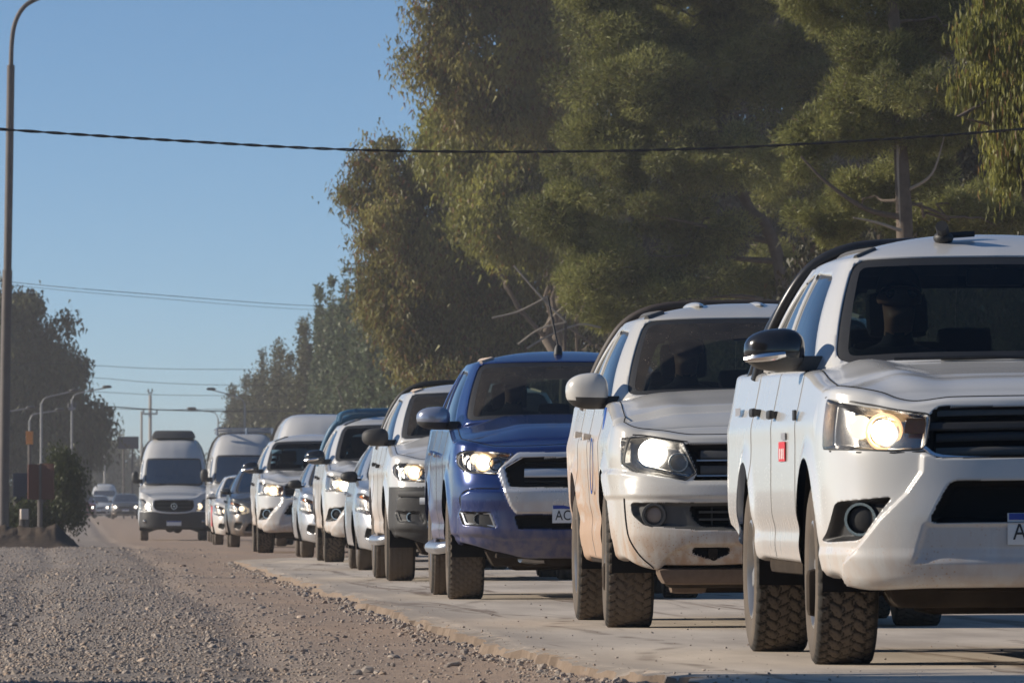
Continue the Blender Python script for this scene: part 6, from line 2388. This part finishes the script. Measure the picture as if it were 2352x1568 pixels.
def far_lamp(px, Y, ytop, hx, hy, label, r=.05, head=True, mat=None, cross=None):
    b = base_at(px, Y)
    b = (b[0], b[1], float(dip(Y)) - .3)
    e = empty('street_lamp' if head else 'utility_pole', b, 0, label, 'street lamp' if head else 'utility pole', 'lamps and poles down the road')
    o = Vector(b)
    m = mat or M_GALV
    mb = MB(); mb.tube([(0, 0, 0), at(px, ytop + 12, Y) - o], [r * 1.3, r], 8); mb.build('pole', [m], e)
    if head:
        mb = MB(); mb.tube([at(x, y, Y) - o for x, y in smooth_path([(px, ytop + 14), (px + (hx - px) * .12, ytop), (px + (hx - px) * .5, (ytop + hy) / 2 + 1), (hx, hy + 2)], 4)], r * .6, 7); mb.build('arm', [m], e)
        mb = MB(); mb.ball(at(hx, hy, Y) - o, (11 / F_PX * Y, .16, 3.6 / F_PX * Y), 7, p=.8); mb.build('lamp_head', [M_GREYPL], e)
    if cross:
        for yy, w in cross:
            mb = MB(); mb.box(at(px, yy, Y) - o, (w / F_PX * Y, .10, .12), .01); mb.build('cross_arm', [m], e)
            for sx in (-.45, .45):
                mb = MB(); mb.lathe([(-.02, .05), (.12, .06), (.2, .03)], 8, 'z', at(px + sx * w, yy - 3, Y) - o); mb.build('insulator', [M_GREYPL], e)
    return e


far_lamp(95, 300, 914, 170, 896, 'grey street lamp rising before the big left tree, arm to the right')
far_lamp(68, 340, 952, 137, 940, 'second grey street lamp, lower and left of the first')
far_lamp(-5, 330, 948, 70, 935, 'street lamp whose arm crosses behind the tall steel post')
far_lamp(165, 360, 905, 246, 888, 'street lamp whose head stands clear of the left tree against sky', cross=[(938, 16)])
far_lamp(562, 430, 915, 485, 893, 'street lamp on the right reaching left out of the poplars')
far_lamp(501, 520, 948, 440, 938, 'lower street lamp left of the poplars over the racked van')
far_lamp(325, 620, 932, 0, 0, 'thin bare pole above the air conditioned van', .09, False, M_CONC)
far_lamp(345, 560, 895, 0, 0, 'taller utility pole with cross arm above the vans', .11, False, M_CONC, [(950, 34), (902, 10)])
far_lamp(240, 700, 1010, 0, 0, 'short distant pole left of the billboard', .08, False, M_CONC)


def wire(name, label, pts, r, twist=0.0, group=None):
    """pts world points"""
    pts = smooth_path([tuple(p) for p in pts], 10)
    e = empty(name, tuple(pts[0]), 0, label, 'cable', group)
    o = np.array(pts[0])
    if twist:
        n = 420
        t = np.linspace(0, len(pts) - 1, n)
        Q = np.stack([np.interp(t, np.arange(len(pts)), pts[:, k]) for k in range(3)], 1) - o
        for ph in (0, math.pi):
            a = np.arange(n) * .55 + ph + .8 * np.sin(np.arange(n) * .05)
            W_ = Q + np.stack([np.zeros(n), np.cos(a) * twist, np.sin(a) * twist], 1)
            mb = MB(); mb.tube([Vector(w) for w in W_], r, 5); mb.build('strand', [M_WIRE], e)
    else:
        mb = MB(); mb.tube([Vector(p - o) for p in pts], r, 5); mb.build('strand', [M_WIRE], e)
    return e


CY = 84
for x, lab in ((at(-1400, 1174, CY).x, 'utility pole on the left verge carrying the twisted cable'), (at(3700, 1174, CY).x, 'utility pole right of the road carrying the twisted cable')):
    e = empty('utility_pole', (x, CY, -.3), 0, lab, 'utility pole')
    mb = MB(); mb.tube([(0, 0, 0), (0, 0, 6.2)], [.15, .10], 10); mb.build('pole', [M_CONC], e)
    mb = MB(); mb.lathe([(0, .05), (.12, .06), (.2, .03)], 8, 'z', (0, -.12, 5.6)); mb.build('insulator', [M_GREYPL], e)
wire('overhead_cable', 'twisted black cable sagging across the whole picture', [at(-1400, 190, CY), at(-600, 256, CY), at(0, 297, CY), at(400, 323, CY), at(800, 344, CY), at(1200, 349, CY), at(1600, 342, CY), at(2000, 322, CY), at(2352, 296, CY), at(3000, 235, CY), at(3700, 160, CY)], .0085, .0085)
wire('overhead_wire', 'thin wire crossing the sky from the lamp post to the poplars', [at(-300, 610, 200), at(30, 648, 200), at(300, 672, 200), at(740, 703, 262), at(1100, 705, 300), at(1300, 700, 310)], .008)
wire('overhead_wire', 'fainter wire running just under the thin sky wire', [at(-300, 622, 212), at(30, 655, 212), at(300, 680, 212), at(740, 712, 268), at(1100, 712, 305), at(1300, 708, 315)], .006)
for k, (y0, y1, Y, r, lab) in enumerate([(838, 848, 420, .014, 'topmost of the faint far wires between left tree and poplars'), (866, 884, 430, .014, 'second of the faint far wires between left tree and poplars'), (898, 908, 440, .014, 'third of the faint far wires between left tree and poplars'),
                                         (930, 944, 450, .035, 'thick far cable low above the vans'), (936, 939, 455, .014, 'thin far wire beside the thick low cable')]):
    wire('overhead_wire', lab, [at(-200, y0 - 14, Y), at(190, y0, Y), at(350, (y0 + y1) / 2 + 3, Y), at(530, y1, Y), at(800, y1 - 2, Y), at(1000, y1 - 12, Y)], r)

M_BOARDBROWN = simple('brown_board', (.10, .036, .025), .8, var=.2)
M_BOARDDARK = simple('dark_board', (.045, .05, .075), .7, var=.2)
M_ORANGE = simple('orange_board', (.75, .28, .06), .6, var=.15)
M_PALE = simple('pale_plastic', (.55, .46, .38), .7)
SY = 190


def sign(name, label, cat, panels, posts, Y, mat, th=.05):
    b = base_at(panels[0][0], Y); b = (b[0], b[1], float(ground_z(np.clip(b[0], -2, 3), Y)) - .1)
    e = empty(name, b, 0, label, cat); o = Vector(b)
    s = Y / F_PX
    for (x0, y0, x1, y1, yaw) in panels:
        c = at((x0 + x1) / 2, (y0 + y1) / 2, Y) - o
        mb = MB(); mb.box(c, ((x1 - x0) * s / math.cos(yaw), th, (y1 - y0) * s), .01, Matrix.Rotation(yaw, 3, 'Z')); mb.build('board', [mat], e)
    for (x, y0, y1) in posts:
        t = at(x, y0, Y) - o; bt = Vector((t.x, t.y, 0))
        mb = MB(); mb.tube([bt + Vector((0, .06, 0)), t + Vector((0, .06, 0))], .06, 8); mb.build('post', [M_STEEL], e)
    return e


sign('signboard', 'brown two panel signboard on a post by the left bush', 'sign', [(64, 1066, 92, 1146, .3), (92, 1064, 124, 1146, -.3)], [(92, 1064, 1215)], SY, M_BOARDBROWN)
sign('signboard', 'dark blue board between the lamp post and brown signboard', 'sign', [(30, 1086, 66, 1150, 0)], [(36, 1086, 1215), (60, 1086, 1215)], SY + 6, M_BOARDDARK)
sign('road_sign', 'small orange road sign high on a pole left', 'sign', [(60, 990, 76, 1020, 0)], [(68, 990, 1190)], 260, M_ORANGE)
sign('billboard', 'dark billboard seen from behind left of the vans', 'billboard', [(270, 1002, 318, 1030, .15)], [(284, 1002, 1180), (304, 1002, 1180)], 480, M_BOARDDARK, .2)
_b = sign('roadside_bin', 'small pale bin on the left verge grass', 'bin', [(47, 1168, 64, 1192, .2)], [(50, 1168, 1215), (61, 1168, 1215)], SY - 4, M_PALE, .15)

# earth mound on the left verge, its shadowed face painted as dark colour
n1, n2 = 70, 26
X = np.linspace(-2.4, .22, n1); Yv = np.linspace(128, 140, n2)
XX, YY = np.meshgrid(X, Yv, indexing='ij')
hh = .38 * np.exp(-((YY - 134) / 2.6) ** 2) * (.25 + 1.1 * fbm(XX / .75, YY / 1.6, 91, 5)) * sst(XX, .2, -.35)
hh += (.12 * (fbm(XX / .30, YY / .9, 95, 3) - .45) + .05 * (vnoise(XX / .05, YY / .25, 97) - .5)) * sst(hh, .03, .25)
ZZ = ground_z(XX, YY) - .02 + hh
F = np.stack([a.ravel() for a in (lambda i, j: (i * n2 + j, (i + 1) * n2 + j, (i + 1) * n2 + j + 1, i * n2 + j + 1))(*np.meshgrid(np.arange(n1 - 1), np.arange(n2 - 1), indexing='ij'))], 1)
mo = mesh_np('earth_mound', np.stack([XX, YY, ZZ], 2).reshape(-1, 3), F, [simple('shade_toned_earth', (.085, .066, .052), .98, var=.5, scale=7, bump=.8, spec=.05)])
prop(mo, 'low heap of earth on the left verge, coloured dark for its shadowed face', 'mound')

# verge grass
rg = np.random.default_rng(4)
n = 9000
gx = rg.uniform(-2.6, -.95, n); gy = rg.uniform(160, 196, n)
C = np.stack([gx, gy, np.array([float(q) for q in ground_z(np.clip(gx, -2.2, 9), gy)]) - .02], 1)
go = needles('verge_grass', C, np.tile(np.array([0, 0, 1.4]), (n, 1)), leaf_mat('verge_grass_blades', (.06, .07, .02), (.16, .15, .05), (.2, .16, .08), .3, .25), None, .22, .02, rg, .35)
prop(go, 'short grass on the left verge behind the earth mound', 'grass', None, 'stuff')

# ---------------------------------------------------------------- dusty air
hz = MB(); hz.box((0, 1320, 11.0), (900, 2760, 26)); hz = hz.build('haze', [])
prop(hz, 'pale dusty air along the road', 'haze', None, 'stuff')
hm = bpy.data.materials.new('dusty_air'); hm.use_nodes = True
_t = hm.node_tree; _t.nodes.remove(_t.nodes['Principled BSDF'])
pv = _t.nodes.new('ShaderNodeVolumePrincipled')
pv.inputs['Color'].default_value = (.86, .85, .86, 1)
pv.inputs['Density'].default_value = 0.00037
pv.inputs['Anisotropy'].default_value = 0.2
_t.links.new(pv.outputs[0], _t.nodes['Material Output'].inputs['Volume'])
hz.data.materials.append(hm)
